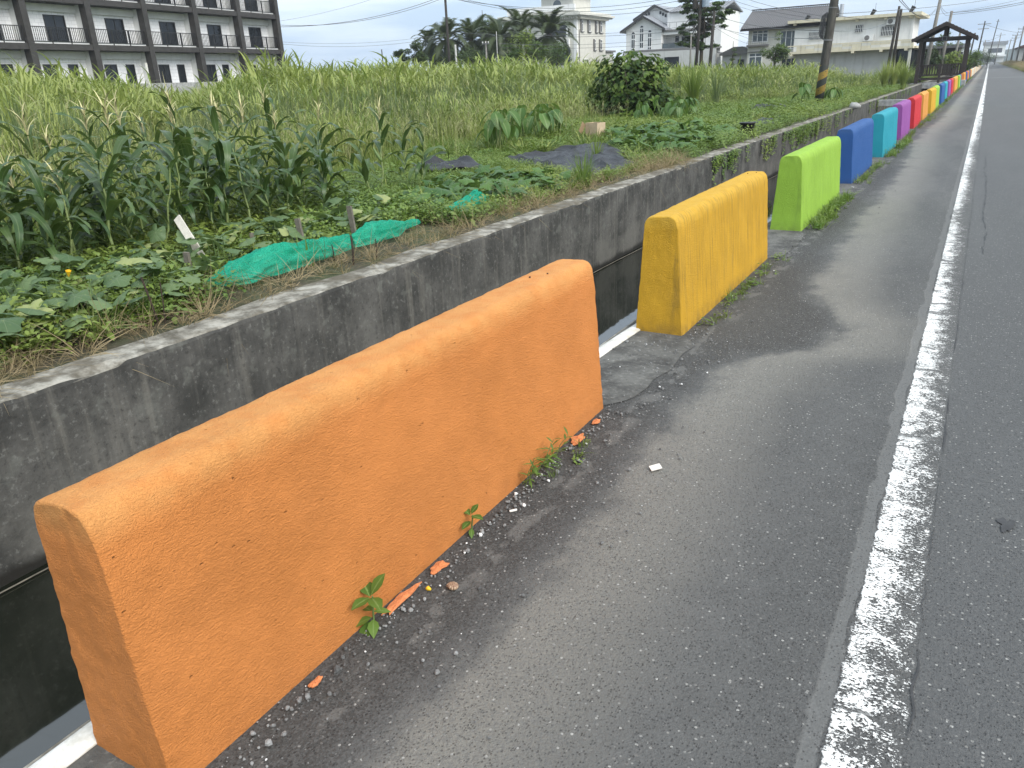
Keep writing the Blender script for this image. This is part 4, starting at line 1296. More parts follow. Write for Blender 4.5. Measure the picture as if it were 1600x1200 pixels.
kinds = np.where(rng.random(len(X)) < np.where(rn < .2, .3, .06), rng.integers(8, 10, len(X)), kinds)
sxy = sc_h * rng.uniform(.75, 1.15, len(X)) * np.clip(dd / 22, .75, 1.5)
scatter('tall_grass', c_tall, 10, np.stack([X, Y, np.zeros(len(X))], 1), np.stack([sxy, sxy, sc_h], 1), 'tall reedy grass filling the field behind the crops', 'grass', .10, kinds)
print('tall', len(X))
# seed heads above the grass
def seedhead(name):
    L = LB_()
    L.add(*blade((0, 0, 0), 1.0, .06, rr.uniform(0, 6), .006, 4))
    for k in range(16):
        t = .72 + .28 * k / 16
        a = rr.uniform(0, 2 * PI)
        L.add(*blade((.06 * t ** 1.7, 0, t), rr.uniform(.04, .1), rr.uniform(.05, .13), a, .006, 3))
    return L.mesh(name, M['grass_pale'])
c_seed = proto_set('seed_kinds', [seedhead('seed_head') for _ in range(4)])
n = 2600
y = np.r_[rng.uniform(2, 22, 1500), rng.uniform(8, 40, 1100)]; x = np.r_[rng.uniform(-15, -8.6, 1500), rng.uniform(-36, -14, 1100)]
hh, *_ = height(x, y)
scatter('grass_seed_heads', c_seed, 4, np.stack([x, y, 0 * x], 1), np.stack([1 + 0 * x, 1 + 0 * x, np.where(np.arange(n) < 1500, np.clip(hh * .9, .8, 1.7), hh * 1.02) * rng.uniform(.75, 1.2, n)], 1), 'pale seed heads standing among the grass behind the corn', 'seed heads', .12)
# ---- medium and low ground cover between wall and field
mid = [tuft('low_grass', M['grass_low'], 18, .14, .4, 1.0, (.2, .8), .03, 5) for _ in range(4)] + [tuft('low_grass', M['grass_tall'], 18, .14, .4, 1.0, (.2, .7), .025, 5) for _ in range(2)]
c_mid = proto_set('low_grass_kinds', mid)
wc = [weed_clump('low_weed', M['weed'], 60, .17, .13, .036) for _ in range(5)] + [weed_clump('low_weed', M['weed'], 26, .16, .15, .06) for _ in range(2)]
c_weed = proto_set('weed_kinds', wc)
dry = [tuft('dry_grass', M['dry_grass'], 16, .1, .2, .6, (.6, 1.8), .008, 4) for _ in range(3)]
c_dry = proto_set('dry_kinds', dry)
TARPS = [((-8.1, 13.4), (-5.0, 10.9), (-4.85, 12.8), (-7.6, 17.3)), ((-5.25, 20.6), (-4.75, 22.2), (-5.3, 26.8), (-6.0, 25.0))]
def in_poly(x, y, P):
    r_ = np.zeros(len(x), bool)
    for i in range(len(P)):
        x0, y0 = P[i]; x1, y1 = P[i - 1]
        c = ((y0 > y) != (y1 > y)) & (x < (x1 - x0) * (y - y0) / (y1 - y0 + 1e-9) + x0)
        r_ ^= c
    return r_
def strip_pts(n, x0, x1, y0, y1, pw=1.0):
    x = rng.uniform(x0, x1, n); y = y0 + (y1 - y0) * rng.random(n) ** pw
    k = np.ones(n, bool)
    for T in TARPS: k &= ~(in_poly(x, y, T) & (rng.random(n) < .985))
    return x[k], y[k]
x, y = strip_pts(9000, -12.5, -6.3, 1, 32, 1.0)
e = height(x, y)[1]
s_ = np.clip((-x - 6.0) / 6, .12, 1) * rng.uniform(.35, .75, len(x))
s_ = np.where(y > 10, s_ * .8, s_)
s_ = np.where((x > -8.9) & (y > 8), s_ * .4, s_)
s_ = np.where((x > -8.9) & (x < -7) & (y > 15.5) & (y < 18.3), s_ * .3, s_)
scatter('low_grass', c_mid, 6, np.stack([x, y, 0 * x], 1), np.stack([np.clip(s_, .3, 1) * 1.1, np.clip(s_, .3, 1) * 1.1, s_], 1), 'bright green low grass between the crops and the tall grass', 'grass', .15)
x, y = strip_pts(3000, -11, -4.6, 14, 62, 1.3)
s_ = rng.uniform(.1, .28, len(x)) * np.clip(1 + (-5.5 - x) * .12, .6, 1.6)
scatter('low_grass', c_mid, 6, np.stack([x, y, 0 * x], 1), np.stack([s_ * 2.0 + .3, s_ * 2.0 + .3, s_], 1), 'short grass on the strip between canal wall and field', 'grass', .15)
x, y = strip_pts(1600, -8.4, -4.75, .6, 13, .9)
s_ = rng.uniform(.08, .26, len(x))
k = ~((x > -5.32) & (x < -4.72) & (y > 3.8) & (y < 7.0))
scatter('low_grass', c_mid, 6, np.stack([x, y, 0 * x], 1)[k], np.stack([s_ * 1.2 + .1, s_ * 1.2 + .1, s_], 1)[k], 'grass tufts between the squash plants', 'grass', .2)
x1, y1 = strip_pts(6500, -8.6, -4.72, .6, 14, .9); x2, y2 = strip_pts(6500, -11, -4.45, 13, 60, 1.3)
x = np.r_[x1, x2]; y = np.r_[y1, y2]
bare = np.array([mnoise.noise((a * .9, b * .7, 4)) for a, b in zip(x, y)])
k = ~((x > -4.95) & (y < 13) & (rng.random(len(x)) < .12 + bare * .6))
x, y = x[k], y[k]
k = ~((x > -5.32) & (x < -4.72) & (y > 3.8) & (y < 7.0)) & ~((x > -5.5) & (x < -5.0) & (y > 7.4) & (y < 8.6)) & ~((x > -8.7) & (x < -7.3) & (y > 16.2) & (y < 18.2)) & ~((x > -5.1) & (x < -4.5) & (y > 18.6) & (y < 19.6))
x, y = x[k], y[k]
s_ = rng.uniform(.6, 1.35, len(x)) * np.where(y > 16, 1.35, 1.0) * np.where((y > 8) & (y < 14.5) & (x > -8.5), .7, 1)
scatter('low_weeds', c_weed, 7, np.stack([x, y, 0 * x], 1), np.stack([s_, s_, s_ * rng.uniform(.7, 1.5, len(x))], 1), 'low leafy weeds covering the strip above the canal wall', 'weeds', .2)
n = 620
y = np.r_[rng.uniform(.3, 13.5, 420), rng.uniform(12.4, 14.0, 200)]; x = np.r_[rng.uniform(-4.9, -4.42, 420), rng.normal(-4.6, .18, 200)]
s_ = rng.uniform(.25, .6, n)
scatter('dry_straw', c_dry, 3, np.stack([x, y, 0 * x], 1), np.stack([s_, s_, s_ * .55], 1), 'dry straw lying along the back of the canal wall', 'straw', .5)
# creepers hanging over the wall further along
vn = []
for _ in range(4):
    L = LB_()
    for k in range(40):
        t = rr.random()
        L.add(*ovate((.05 + .03 * rr.random(), rr.gauss(0, .05 + .06 * (1 - t)), .05 - t * .5), rr.uniform(-1, 1), rr.uniform(-.8, .2), .05, .035))
    vn.append(L.mesh('creeper', M['weed']))
c_vine = proto_set('creeper_kinds', vn)
n = 134
y = np.r_[rng.normal(15.5, .6, 14), rng.uniform(14, 60, 60), rng.normal(24, 1.5, 60)]
me_sc = np.stack([np.full(n, 1.0), np.full(n, 1.2), rng.uniform(.3, 1.2, n)], 1)
o = scatter('creepers', c_vine, 4, np.stack([np.full(n, -4.24), y, np.full(n, -.02)], 1), me_sc, 'leafy creepers hanging over the canal wall', 'creepers', .0)
a = o.data.attributes['rot']; rot = np.zeros((n, 3), np.float32); rot[:, 2] = rng.normal(0, .25, n); a.data.foreach_set('vector', rot.ravel())
# right verge
n = 5000
x = rng.uniform(3.9, 9, n); y = 20 + 260 * rng.random(n) ** 1.1
s_ = rng.uniform(.25, .7, n)
scatter('verge_grass', c_mid, 6, np.stack([x, y, 0 * x], 1), np.stack([s_ * 2, s_ * 2, s_], 1), 'rough grass on the far verge of the road', 'grass', .2)
n = 2600
x = rng.normal(5.0, .35, n); y = 95 + 200 * rng.random(n)
s_ = rng.uniform(1.6, 2.8, n)
scatter('dry_hedge', c_dry, 3, np.stack([x, y, 0 * x], 1), np.stack([s_, s_, s_ * 1.1], 1), 'brown dry grass bank along the right of the road', 'dry grass', .2)
n = 2500
x = rng.uniform(-9, -4.6, n); y = rng.uniform(72, 330, n)
s_ = rng.uniform(.5, 1.4, n)
scatter('bank_scrub', c_mid, 6, np.stack([x, y, 0 * x], 1), np.stack([s_ * 1.5, s_ * 1.5, s_], 1), 'scrub along the far canal bank beyond the pavilion', 'scrub', .2)
# weeds at the feet of the barriers
pts = []; sc = []
for (bx, y0, y1, nn, s0, s1) in ((-1.30, 4.5, 6.55, 42, .3, .7), (-1.27, 7.8, 10.1, 120, .5, 1.1), (-1.3, 11.3, 13.8, 60, .4, .9), (-1.25, 14.8, 18.6, 90, .5, 1.3), (-1.28, 18, 36, 130, .4, 1.2), (-1.28, 36, 90, 160, .6, 1.5), (-1.27, 2.35, 2.75, 8, .2, .45)):
    for _ in range(nn):
        pts.append((bx + abs(rr.gauss(0, .06)), rr.uniform(y0, y1), 0)); s_ = rr.uniform(s0, s1); sc.append((s_, s_, s_))
ft = [weed_clump('kerb_weed', M['weed'], 16, .07, .07, .04) for _ in range(2)] + [tuft('kerb_grass', M['grass_low'], 12, .05, .05, .16, (.3, 1.0), .007, 4) for _ in range(3)]
c_foot = proto_set('kerb_kinds', ft)
scatter('kerb_weeds', c_foot, 5, pts, sc, 'small weeds and grass growing at the feet of the barriers', 'weeds', .2)

# ---- corn
def corn_leaf(L_, W_, rise, droop, n=12):
    v = []; uv = []
    p = Vector((0, 0, 0)); ang = rise
    for i in range(n + 1):
        t = i / n
        w_ = W_ * (min(1, .35 + t * 3.2)) * (1 - max(0, (t - .45) / .55) ** 1.8) + .001
        fold = .35 * (1 - t * .6)
        wav = .012 * math.sin(t * 16 + L_ * 9) * (1 if .15 < t < .95 else 0)
        s = Vector((0, w_ / 2, fold * w_ / 2))
        v += [tuple(p + s + Vector((0, 0, wav))), tuple(p), tuple(p + Vector((0, -w_ / 2, fold * w_ / 2 - wav)))]
        uv += [(0, t), (.5, t), (1, t)]
        p = p + Vector((math.cos(ang), 0, math.sin(ang))) * (L_ / n)
        ang -= droop / n * (.4 + 1.4 * t)
    f = []
    for i in range(n):
        a = 3 * i
        f += [(a, a + 3, a + 4, a + 1), (a + 1, a + 4, a + 5, a + 2)]
    return mk_mesh('leaf', v, f, M['corn'], True, uv)
CL = [corn_leaf(rr.uniform(.5, .78), rr.uniform(.075, .105), rr.uniform(.7, 1.15), rr.uniform(1.6, 3.0)) for _ in range(9)]
def stalk_mesh(h, r):
    mb = MB(); pts = []; rs = []
    k = int(h / .14)
    for i in range(k + 1):
        z = h * i / k
        b = .012 * math.sin(i * 2.1)
        pts += [(b, .4 * b, z), (b, .4 * b, z + .01)]; rs += [r * (1.12 - .6 * i / k), r * (.98 - .6 * i / k)]
    mb.tube(pts, rs, 8)
    return mb.mesh('stalk', M['corn_stalk'], True)
def tassel_mesh():
    L = LB_()
    L.add(*blade((0, 0, 0), .30, .02, 0, .006, 4))
    for k in range(11):
        L.add(*blade((0, 0, .02 + .012 * k), rr.uniform(.10, .2), rr.uniform(.06, .17), k * 2.4, .011, 4))
    return L.mesh('tassel', M['tassel'])
TS = [tassel_mesh() for _ in range(3)]
STK = {h: stalk_mesh(h, .014) for h in (.7, .85, 1.0)}
ear_me = MB().tube([(0, 0, 0), (.01, 0, .05), (.025, 0, .12), (.035, 0, .19), (.04, 0, .23)], [.012, .024, .025, .015, .004], 8).mesh('ear', M['stemg'], True)
def corn(x, y, label, group, tall=None, tassel=False, k=0, s=1.0):
    t = thing('corn_plant', label, 'corn plant', (x, y, 0), rr.uniform(0, 6.28), group)
    t.scale = (s * rr.uniform(.82, 1.1),) * 3
    t.rotation_euler.x = rr.gauss(0, .11); t.rotation_euler.y = rr.gauss(0, .11)
    h = tall or rr.choice((.7, .85, 1.0))
    put('stalk', STK[h], t)
    n = rr.randint(9, 12)
    for i in range(n):
        z = h * (.14 + .84 * i / (n - 1))
        put('leaf', rr.choice(CL), t, (.012 * math.sin(z * 15), 0, z), (rr.gauss(0, .12), rr.uniform(-.2, .15) - (.35 if i > n - 3 else 0), PI * i + rr.gauss(0, .5)), rr.uniform(.75, 1.12) * (1 if 1 < i < n - 2 else .75))
    if tassel: put('tassel', rr.choice(TS), t, (0, 0, h - .02), None, rr.uniform(1.2, 1.7))
    if rr.random() < .3: put('ear', ear_me, t, (.0, 0, h * .45), (0, .35, rr.uniform(0, 6)))
yy = 1.7
while yy < 7.3:
    corn(-6.75 + rr.gauss(0, .07), yy, 'corn plant in the front row, right behind the squash leaves', 'corn plants in rows by the canal', tassel=False)
    yy += rr.uniform(.22, .34)
yy = 1.9
while yy < 7.9:
    corn(-7.35 + rr.gauss(0, .08), yy, 'corn plant in the second row of the corn patch', 'corn plants in rows by the canal', tassel=rr.random() < .2)
    yy += rr.uniform(.26, .40)
yy = 2.0
while yy < 6.9:
    corn(-7.05 + rr.gauss(0, .08), yy, 'corn plant wedged between the first and second corn rows', 'corn plants in rows by the canal', .7 if rr.random() < .5 else .85)
    yy += rr.uniform(.3, .45)
for rx in (-8.0, -8.6):
    yy = 2.2
    while yy < 8.3:
        corn(rx + rr.gauss(0, .1), yy, 'tall tasselled corn plant at the back of the corn patch', 'corn plants in rows by the canal', 1.0, True, s=1.12)
        yy += rr.uniform(.45, .75)
corn(-7.4, 9.0, 'lone tasselled corn plant right of the corn rows', 'single corn plants right of the rows', 1.0, True)
corn(-7.1, 8.35, 'lone corn plant at the right end of the front corn row', 'single corn plants right of the rows', .7)
corn(-7.0, 9.4, 'short corn plant amid weeds nearest the small black sheet', 'single corn plants right of the rows', .7)
corn(-7.9, 10.2, 'leaning corn plant farthest right, beside the small black sheet', 'single corn plants right of the rows', .85)

# ---- squash, pumpkin and taro plants
def lobed(R_, seed, mat, lob=.22, n=30):
    q = random.Random(seed)
    v = [(0, 0, 0)]; uv = [(0, 0)]; f = []
    for ring, rr_ in enumerate((.38, .72, 1.0)):
        for k in range(n):
            a = 2 * PI * k / n
            notch = 1 - .5 * max(0, 1 - abs((a - PI + PI) % (2 * PI) - PI) / .5) if False else 1
            d = abs(((a + PI) % (2 * PI)) - PI)
            r = R_ * rr_ * (1 + lob * rr_ * math.cos(a * 5 + .0) - .0)
            if d > 2.65: r *= 1 - .55 * (d - 2.65) / .49
            r *= 1 + .05 * q.uniform(-1, 1) * rr_
            z = .16 * R_ * (rr_ ** 2) * math.cos(2 * a + q.uniform(-.2, .2)) - .28 * R_ * rr_ ** 2 + .06 * R_ * abs(math.sin(3.5 * a)) * rr_
            v.append((r * math.cos(a), r * math.sin(a), z)); uv.append((rr_ * math.cos(a), rr_ * math.sin(a)))
    for k in range(n):
        f.append((0, 1 + k, 1 + (k + 1) % n))
        for ring in range(2):
            a = 1 + ring * n + k; b = 1 + ring * n + (k + 1) % n
            f.append((a, a + n, b + n, b))
    return mk_mesh('leaf', v, f, mat, True, uv)
SQ = [lobed(.1, k, M['squash'], .13) for k in range(5)]
PK = [lobed(.12, 20 + k, M['pumpkin'], .2) for k in range(5)]
flower_me = MB().tube([(0, 0, 0), (0, 0, .025), (0, 0, .05)], [.004, .012, .02], 7, cap=False).mesh('flower', M['petal'])
def vine_plant(name, x, y, label, cat, group, leaves, nl, rad, hz, s0, s1, flowers=0):
    t = thing(name, label, cat, (x, y, 0), rr.uniform(0, 6.28), group)
    st = MB(); pl = []
    for k in range(nl):
        a = rr.uniform(0, 2 * PI); r = rad * math.sqrt(rr.random()); z = hz * rr.uniform(.45, 1.1) * (1.1 - .5 * r / rad)
        p = Vector((r * math.cos(a), r * math.sin(a), z))
        b = Vector((p.x * .7, p.y * .7, .02))
        st.tube([b, b.lerp(p, .6) + Vector((0, 0, .02)), p], [.005, .004, .003], 5, False)
        put('leaf', rr.choice(leaves), t, p, (rr.gauss(0, .3), rr.gauss(.12, .3), a + rr.gauss(0, .7)), rr.uniform(s0, s1))
    for k in range(7):
        a = rr.uniform(0, 2 * PI)
        st.tube([(0, 0, .02), (rad * .5 * math.cos(a), rad * .5 * math.sin(a), .04), (rad * math.cos(a + .3), rad * math.sin(a + .3), .03)], .006, 5, False)
    st.build('stem', M['stemg'], t)
    for k in range(flowers):
        a = rr.uniform(0, 2 * PI); put('flower', flower_me, t, (rad * .6 * math.cos(a), rad * .6 * math.sin(a), hz * .8), (rr.gauss(0, .4), rr.gauss(0, .4), 0))
for k, (x, y) in enumerate(((-5.15, 2.25), (-5.05, 2.85), (-5.6, 2.4), (-5.75, 3.0), (-5.2, 3.45), (-5.75, 3.75), (-5.5, 4.35), (-6.1, 3.3), (-6.1, 4.5), (-5.35, 1.6), (-6.0, 2.0), (-5.75, 5.3), (-6.2, 5.6), (-5.7, 6.1), (-6.1, 6.9))):
    vine_plant('squash_plant', x, y, 'squash plant with broad grey green leaves in front of the corn', 'squash plant', 'squash plants in front of the corn', SQ, 27, .44, .34, .45, 1.05, 1 if k % 7 == 3 else 0)
for k, (x, y) in enumerate(((-5.35, 8.6), (-5.9, 8.9), (-5.3, 9.4), (-5.9, 9.8), (-5.4, 10.2), (-6.3, 10.3), (-5.7, 7.9), (-6.4, 9.2))):
    vine_plant('pumpkin_plant', x, y, 'pumpkin plant with lobed leaves in the patch before the large black sheet', 'pumpkin plant', 'pumpkin plants before the black sheet', PK, 22, .48, .26, .6, 1.15)
for k, (x, y) in enumerate(((-5.3, 15.2), (-5.7, 15.9), (-6.3, 16.3), (-5.3, 16.6), (-6.0, 17.2), (-6.7, 17.6), (-5.4, 18.0), (-6.1, 18.6), (-6.8, 19.0), (-5.6, 19.2), (-6.3, 20.1), (-7.1, 20.3), (-7.3, 18.4))):
    vine_plant('pumpkin_plant', x, y, 'pumpkin plant in the far patch between cardboard box and black pot', 'pumpkin plant', 'pumpkin plants in the far patch', PK, 24, .62, .34, .9, 1.6)
def heart(L_, W_, n=9):
    v = []; uv = []
    for i in range(n + 1):
        t = i / n
        w_ = W_ * (math.sin(PI * min(1, .12 + t * .88)) ** .75) * (1 - .3 * t)
        z = -.35 * L_ * (t - .3) ** 2
        x = L_ * (t - .25)
        v += [(x, w_ / 2, z + .12 * w_), (x, 0, z), (x, -w_ / 2, z + .12 * w_)]; uv += [(0, t), (.5, t), (1, t)]
    f = []
    for i in range(n):
        a = 3 * i; f += [(a, a + 3, a + 4, a + 1), (a + 1, a + 4, a + 5, a + 2)]
    return mk_mesh('leaf', v, f, M['taro'], True, uv)
TL = [heart(rr.uniform(.34, .48), rr.uniform(.24, .34)) for _ in range(4)]
def taro(x, y, label, group, s=1.0):
    t = thing('taro_plant', label, 'taro plant', (x, y, 0), rr.uniform(0, 6.28), group); t.scale = (s,) * 3
    for k in range(rr.randint(6, 8)):
        a = k * 2.4 + rr.gauss(0, .3); h = rr.uniform(.45, .85); r = rr.uniform(.12, .32)
        p = Vector((r * math.cos(a), r * math.sin(a), h))
        MB().tube([(.02 * math.cos(a), .02 * math.sin(a), 0), (p.x * .55, p.y * .55, h * .6), p], [.018, .012, .007], 6).build('leaf_stalk', M['stemg'], t, True)
        put('leaf', rr.choice(TL), t, p, (rr.gauss(0, .2), rr.uniform(.7, 1.25), a))
for x, y in ((-9.1, 15.4), (-9.4, 16.2), (-9.0, 16.9), (-9.6, 17.2), (-9.2, 17.9), (-8.9, 14.7), (-9.7, 18.6)):
    taro(x, y, 'taro plant with arrow shaped leaves left of the cardboard box', 'taro plants by the cardboard box')
for x, y in ((-8.4, 24.6), (-8.9, 25.2), (-8.2, 25.6), (-8.0, 24.2), (-8.7, 26.2), (-9.1, 24.0)):
    taro(x, y, 'taro plant with big leaves at the foot of the round bush', 'taro plants below the bush', .85)
taro(-6.4, 34.9, 'taro plant at the left foot of the leaning striped pole', 'taro plants by the pole', 1.0)
taro(-5.3, 35.6, 'taro plant at the right foot of the leaning striped pole', 'taro plants by the pole', 1.0)
# light banana-like upright blades in the field
def reed_clump(x, y, h, label, n=26, name='grass_clump', mat='grass_low', w_=.06):
    L = LB_()
    for _ in range(n):
        a = rr.uniform(0, 6.28); hh_ = h * rr.uniform(.6, 1)
        L.add(*blade((.12 * math.cos(a) * rr.random(), .12 * math.sin(a) * rr.random(), 0), hh_, hh_ * rr.uniform(.08, .55), a, w_ * rr.uniform(.6, 1.1), 7))
    o = put(name, L.mesh(name, M[mat])); o.location = (x, y, 0)
    tag(o, label, 'grass')
p = at(186, 125, 22); reed_clump(p.x, p.y, 2.1, 'bright yellow green upright grass clump before the grey boundary wall', 16, w_=.06)
p = at(1085, 120, 33); reed_clump(p.x, p.y, 2.3, 'tall pale green cane clump right of the round bush', 110, mat='grass_tall', w_=.05)
p = at(1120, 120, 36); reed_clump(p.x, p.y, 1.9, 'smaller cane clump right of the tall pale cane clump', 70, mat='grass_blue', w_=.045)
for k, (px, py, d, h_) in enumerate(((1400, 95, 58, 2.2), (1415, 100, 56, 1.9), (1385, 98, 57, 1.9))):
    p = at(px, py, d); reed_clump(p.x, p.y, h_, ('largest grass clump beside the pavilion', 'grass clump touching the pavilion left post', 'grass clump left of the largest one by the pavilion')[k], 120, mat='grass_tall', w_=.06)
for (x, y, h_) in ((-4.75, 10.2, .5), (-4.9, 10.55, .55), (-5.0, 4.9, .32), (-6.2, 13.9, .6)):
    reed_clump(x, y, h_, {10.2: 'fine green grass tuft at the wall edge before the black sheet', 10.55: 'taller fine grass tuft beside the near edge of the black sheet', 4.9: 'grass tuft in front of the long green net', 13.9: 'grass tuft growing through the middle of the black sheet'}[y], 60, mat='grass_low', w_=.012)

# ================================================================== TREES AND BUSHES
def leaf_cloud(L, centres, n, size, q, shell=.55):
    """leaf-sized folded faces through a set of ellipsoid clumps (cx,cy,cz,rx,ry,rz)"""
    wts = [c[3] * c[4] + c[3] * c[5] for c in centres]
    for _ in range(n):
        c = q.choices(centres, wts)[0]
        u = Vector((q.gauss(0, 1), q.gauss(0, 1), q.gauss(0, 1))).normalized() * (shell + (1 - shell) * q.random()) * q.uniform(.75, 1.08)
        p = Vector((c[0] + u.x * c[3], c[1] + u.y * c[4], c[2] + u.z * c[5]))
        az = math.atan2(u.y, u.x) + q.gauss(0, .7)
        s = size * q.uniform(.6, 1.35)
        pitch = q.uniform(-.9, .5)
        d = Vector((math.cos(az) * math.cos(pitch), math.sin(az) * math.cos(pitch), math.sin(pitch)))
        sd = d.cross(Vector((0, 0, 1))).normalized()
        nrm = sd.cross(d)
        v = [p - d * s * .5, p + sd * s * .36 + nrm * s * .08, p + d * s * .5 - nrm * s * .1, p - sd * s * .36 + nrm * s * .08]
        L.add([tuple(k) for k in v], [(0, 1, 2), (0, 2, 3)], [(.5, 0), (1, .5), (.5, 1), (0, .5)])
def tree(name, label, cat, loc, mat, clumps, n, size, trunk_h, trunk_r, seed, group=None, limbs=6, shell=.5):
    q = random.Random(seed)
    t = thing(name, label, cat, loc, 0, group)
    tb = MB()
    lean = q.uniform(-.08, .08)
    tb.tube([(0, 0, 0), (lean * .3, 0, trunk_h * .4), (lean, .05, trunk_h), (lean * 1.3, .05, trunk_h * 1.35)], [trunk_r * 1.25, trunk_r, trunk_r * .8, trunk_r * .3], 9)
    for c in q.sample(clumps, min(limbs, len(clumps))):
        z0 = trunk_h * q.uniform(.6, 1.1)
        a = Vector((lean * z0 / trunk_h, 0, z0)); b = Vector(c[:3])
        tb.tube([a, a.lerp(b, .5) + Vector((0, 0, -.06 * (b - a).length)), b], [trunk_r * .45, trunk_r * .28, trunk_r * .1], 6)
    tb.build('trunk', M['bark'], t, True)
    L = LB_(); leaf_cloud(L, clumps, n, size, q, shell)
    put('crown', L.mesh('crown', M[mat]), t)
    return t
def clumps_round(R_, H, z0, n, seed, r=(.3, .5)):
    q = random.Random(seed); out_ = []
    for _ in range(n):
        u = Vector((q.gauss(0, 1), q.gauss(0, 1), q.gauss(0, 1))).normalized() * q.uniform(.35, .8)
        rr_ = R_ * q.uniform(*r)
        out_.append((u.x * R_, u.y * R_, z0 + H / 2 + u.z * H / 2, rr_, rr_, rr_ * q.uniform(.6, .9)))
    return out_
# the round bush
q = random.Random(5)
cl = [(q.uniform(-.75, .75), q.uniform(-.7, .7), q.uniform(.3, 1.85), .5, .5, .42) for _ in range(16)] + [(-1.2, 0, .8, .45, .45, .4), (1.2, 0, .75, .45, .45, .45), (1.45, .1, .35, .4, .4, .4), (-1.35, -.2, .35, .4, .4, .4), (0, -.6, .5, 1.1, .6, .55), (0, -.3, 1.2, 1.0, .8, .7), (0, 0, 1.95, .5, .5, .35), (-.8, -.5, .5, .7, .5, .5), (.8, -.5, .5, .7, .5, .5)]
t = thing('round_bush', 'dense round bush with large dark heart shaped leaves in the field', 'bush', (-10.5, 26.4, 0))
mb = MB()
for k in range(9):
    a = k * .7; mb.tube([(0, 0, 0), (.4 * math.cos(a), .4 * math.sin(a), .8), (.9 * math.cos(a), .9 * math.sin(a), 1.6)], [.05, .035, .012], 6)
mb.build('stem', M['bark'], t, True)
L = LB_()
wts = [c[3] for c in cl]
for _ in range(4200):
    c = q.choices(cl, wts)[0]
    u = Vector((q.gauss(0, 1), q.gauss(0, 1), q.gauss(0, 1))).normalized() * q.uniform(.6, 1.08)
    p = (c[0] + u.x * c[3], c[1] + u.y * c[4], max(.05, c[2] + u.z * c[5]))
    s_ = q.uniform(.10, .21)
    L.add(*ovate(p, math.atan2(p[1], p[0]) + q.gauss(0, .8), q.uniform(-1.1, .1), s_, s_ * .85, .1))
put('foliage', L.mesh('foliage', M['bush']), t)
# feathery palms before the tower house
def frond(L_, seed):
    q = random.Random(seed); Lb = LB_()
    n = 14
    pts = []
    p = Vector((0, 0, 0)); ang = q.uniform(.9, 1.2); dr = q.uniform(1.4, 2.1)
    for i in range(n + 1):
        pts.append(p.copy()); p = p + Vector((math.cos(ang), 0, math.sin(ang))) * L_ / n; ang -= dr / n * (.5 + i / n)
    for i in range(n):
        a, b = pts[i], pts[i + 1]; w_ = .03 * (1 - i / n) + .006
        Lb.add([tuple(a + Vector((0, w_, 0))), tuple(a - Vector((0, w_, 0))), tuple(b - Vector((0, w_, 0))), tuple(b + Vector((0, w_, 0)))], [(0, 1, 2, 3)])
        if i < 1: continue
        for k in range(4):
            c = a.lerp(b, k / 4); ll = L_ * .2 * math.sin(PI * min(1, .12 + .85 * i / n)) * q.uniform(.85, 1.1)
            d = (b - a).normalized()
            for s in (-1, 1):
                e = c + d * ll * .65 + Vector((0, s * ll * .75, -.12 * ll + .08 * ll))
                wv = d * .07
                Lb.add([tuple(c - wv * .6), tuple(c + wv * .6), tuple(e)], [(0, 1, 2)])
    return Lb.mesh('frond', M['palm'])
FR = [frond(3.6, k) for k in range(5)]
for k, (px, py, d, s, lab) in enumerate(((671, 62, 104, .85, 'small leftmost feathery palm of the row, low crown'), (697, 52, 100, 1.05, 'feathery palm just behind the wooden power pole'), (736, 54, 103, 1.05, 'feathery palm third from the left end of the row'),
        (781, 50, 99, 1.1, 'feathery palm in the middle of the row above the lime tree'), (812, 42, 104, 1.15, 'tallest feathery palm of the row'), (858, 45, 101, 1.15, 'feathery palm in front of the tower house arch'), (760, 56, 108, 1.0, 'feathery palm farthest back in the row'))):
    p = at(px, py, d)
    t = thing('palm_tree', lab, 'palm tree', (p.x, p.y, 0), k * 1.3, 'palm trees before the tower house')
    mb = MB(); h_ = p.z - .6
    mb.tube([(0, 0, 0), (.05, 0, h_ * .5), (0, 0, h_ - .1), (0, 0, h_ + .25)], [.3, .24, .3, .16], 10); mb.build('trunk', M['bark'], t, True)
    for j in range(64):
        put('frond', FR[j % 5], t, (0, 0, h_ - .1), (rr.gauss(0, .15), rr.uniform(-.5, 1.75), j * 2.39996), s * rr.uniform(.85, 1.1))
SHR = [(821, 72, 86, 2.3, 3.6, 'tree_lime', 'bright lime green rounded tree before the palms'), (798, 84, 84, 1.2, 2.2, 'tree_mid', 'small rounded shrub left of the lime tree'), (838, 82, 85, 1.4, 2.6, 'tree_mid', 'rounded shrub right of the lime tree'),
       (872, 86, 88, 2.0, 2.2, 'tree_mid', 'low shrub at the foot of the tower house'), (645, 82, 92, 1.3, 3.4, 'tree_dark', 'dark conical shrub left of the palms'), (629, 88, 92, 1.0, 2.4, 'tree_dark', 'smaller dark shrub left of the conical one'),
       (660, 92, 90, 1.0, 1.6, 'tree_dark', 'low dark shrub below the leftmost palm'), (745, 90, 96, 3.0, 2.6, 'tree_dark', 'dark undergrowth shrub beneath the middle palms'), (700, 92, 98, 2.2, 2.0, 'tree_dark', 'dark undergrowth shrub beneath the left palms'), (755, 40, 106, 1.6, 2.2, 'tree_mid', 'olive green tree top between two palms')]
for k, (px, py, d, r_, hh_, mt, lab) in enumerate(SHR):
    p = at(px, py, d)
    z0 = max(.3, p.z - hh_ / 2)
    tree('shrub' if k != 9 else 'leafy_tree', lab, 'shrub' if k != 9 else 'tree', (p.x, p.y, 0), mt, clumps_round(r_, hh_, z0, 11, k), 1500, .2, max(.6, z0 + .3), .1, 40 + k, 'shrubs round the palms')
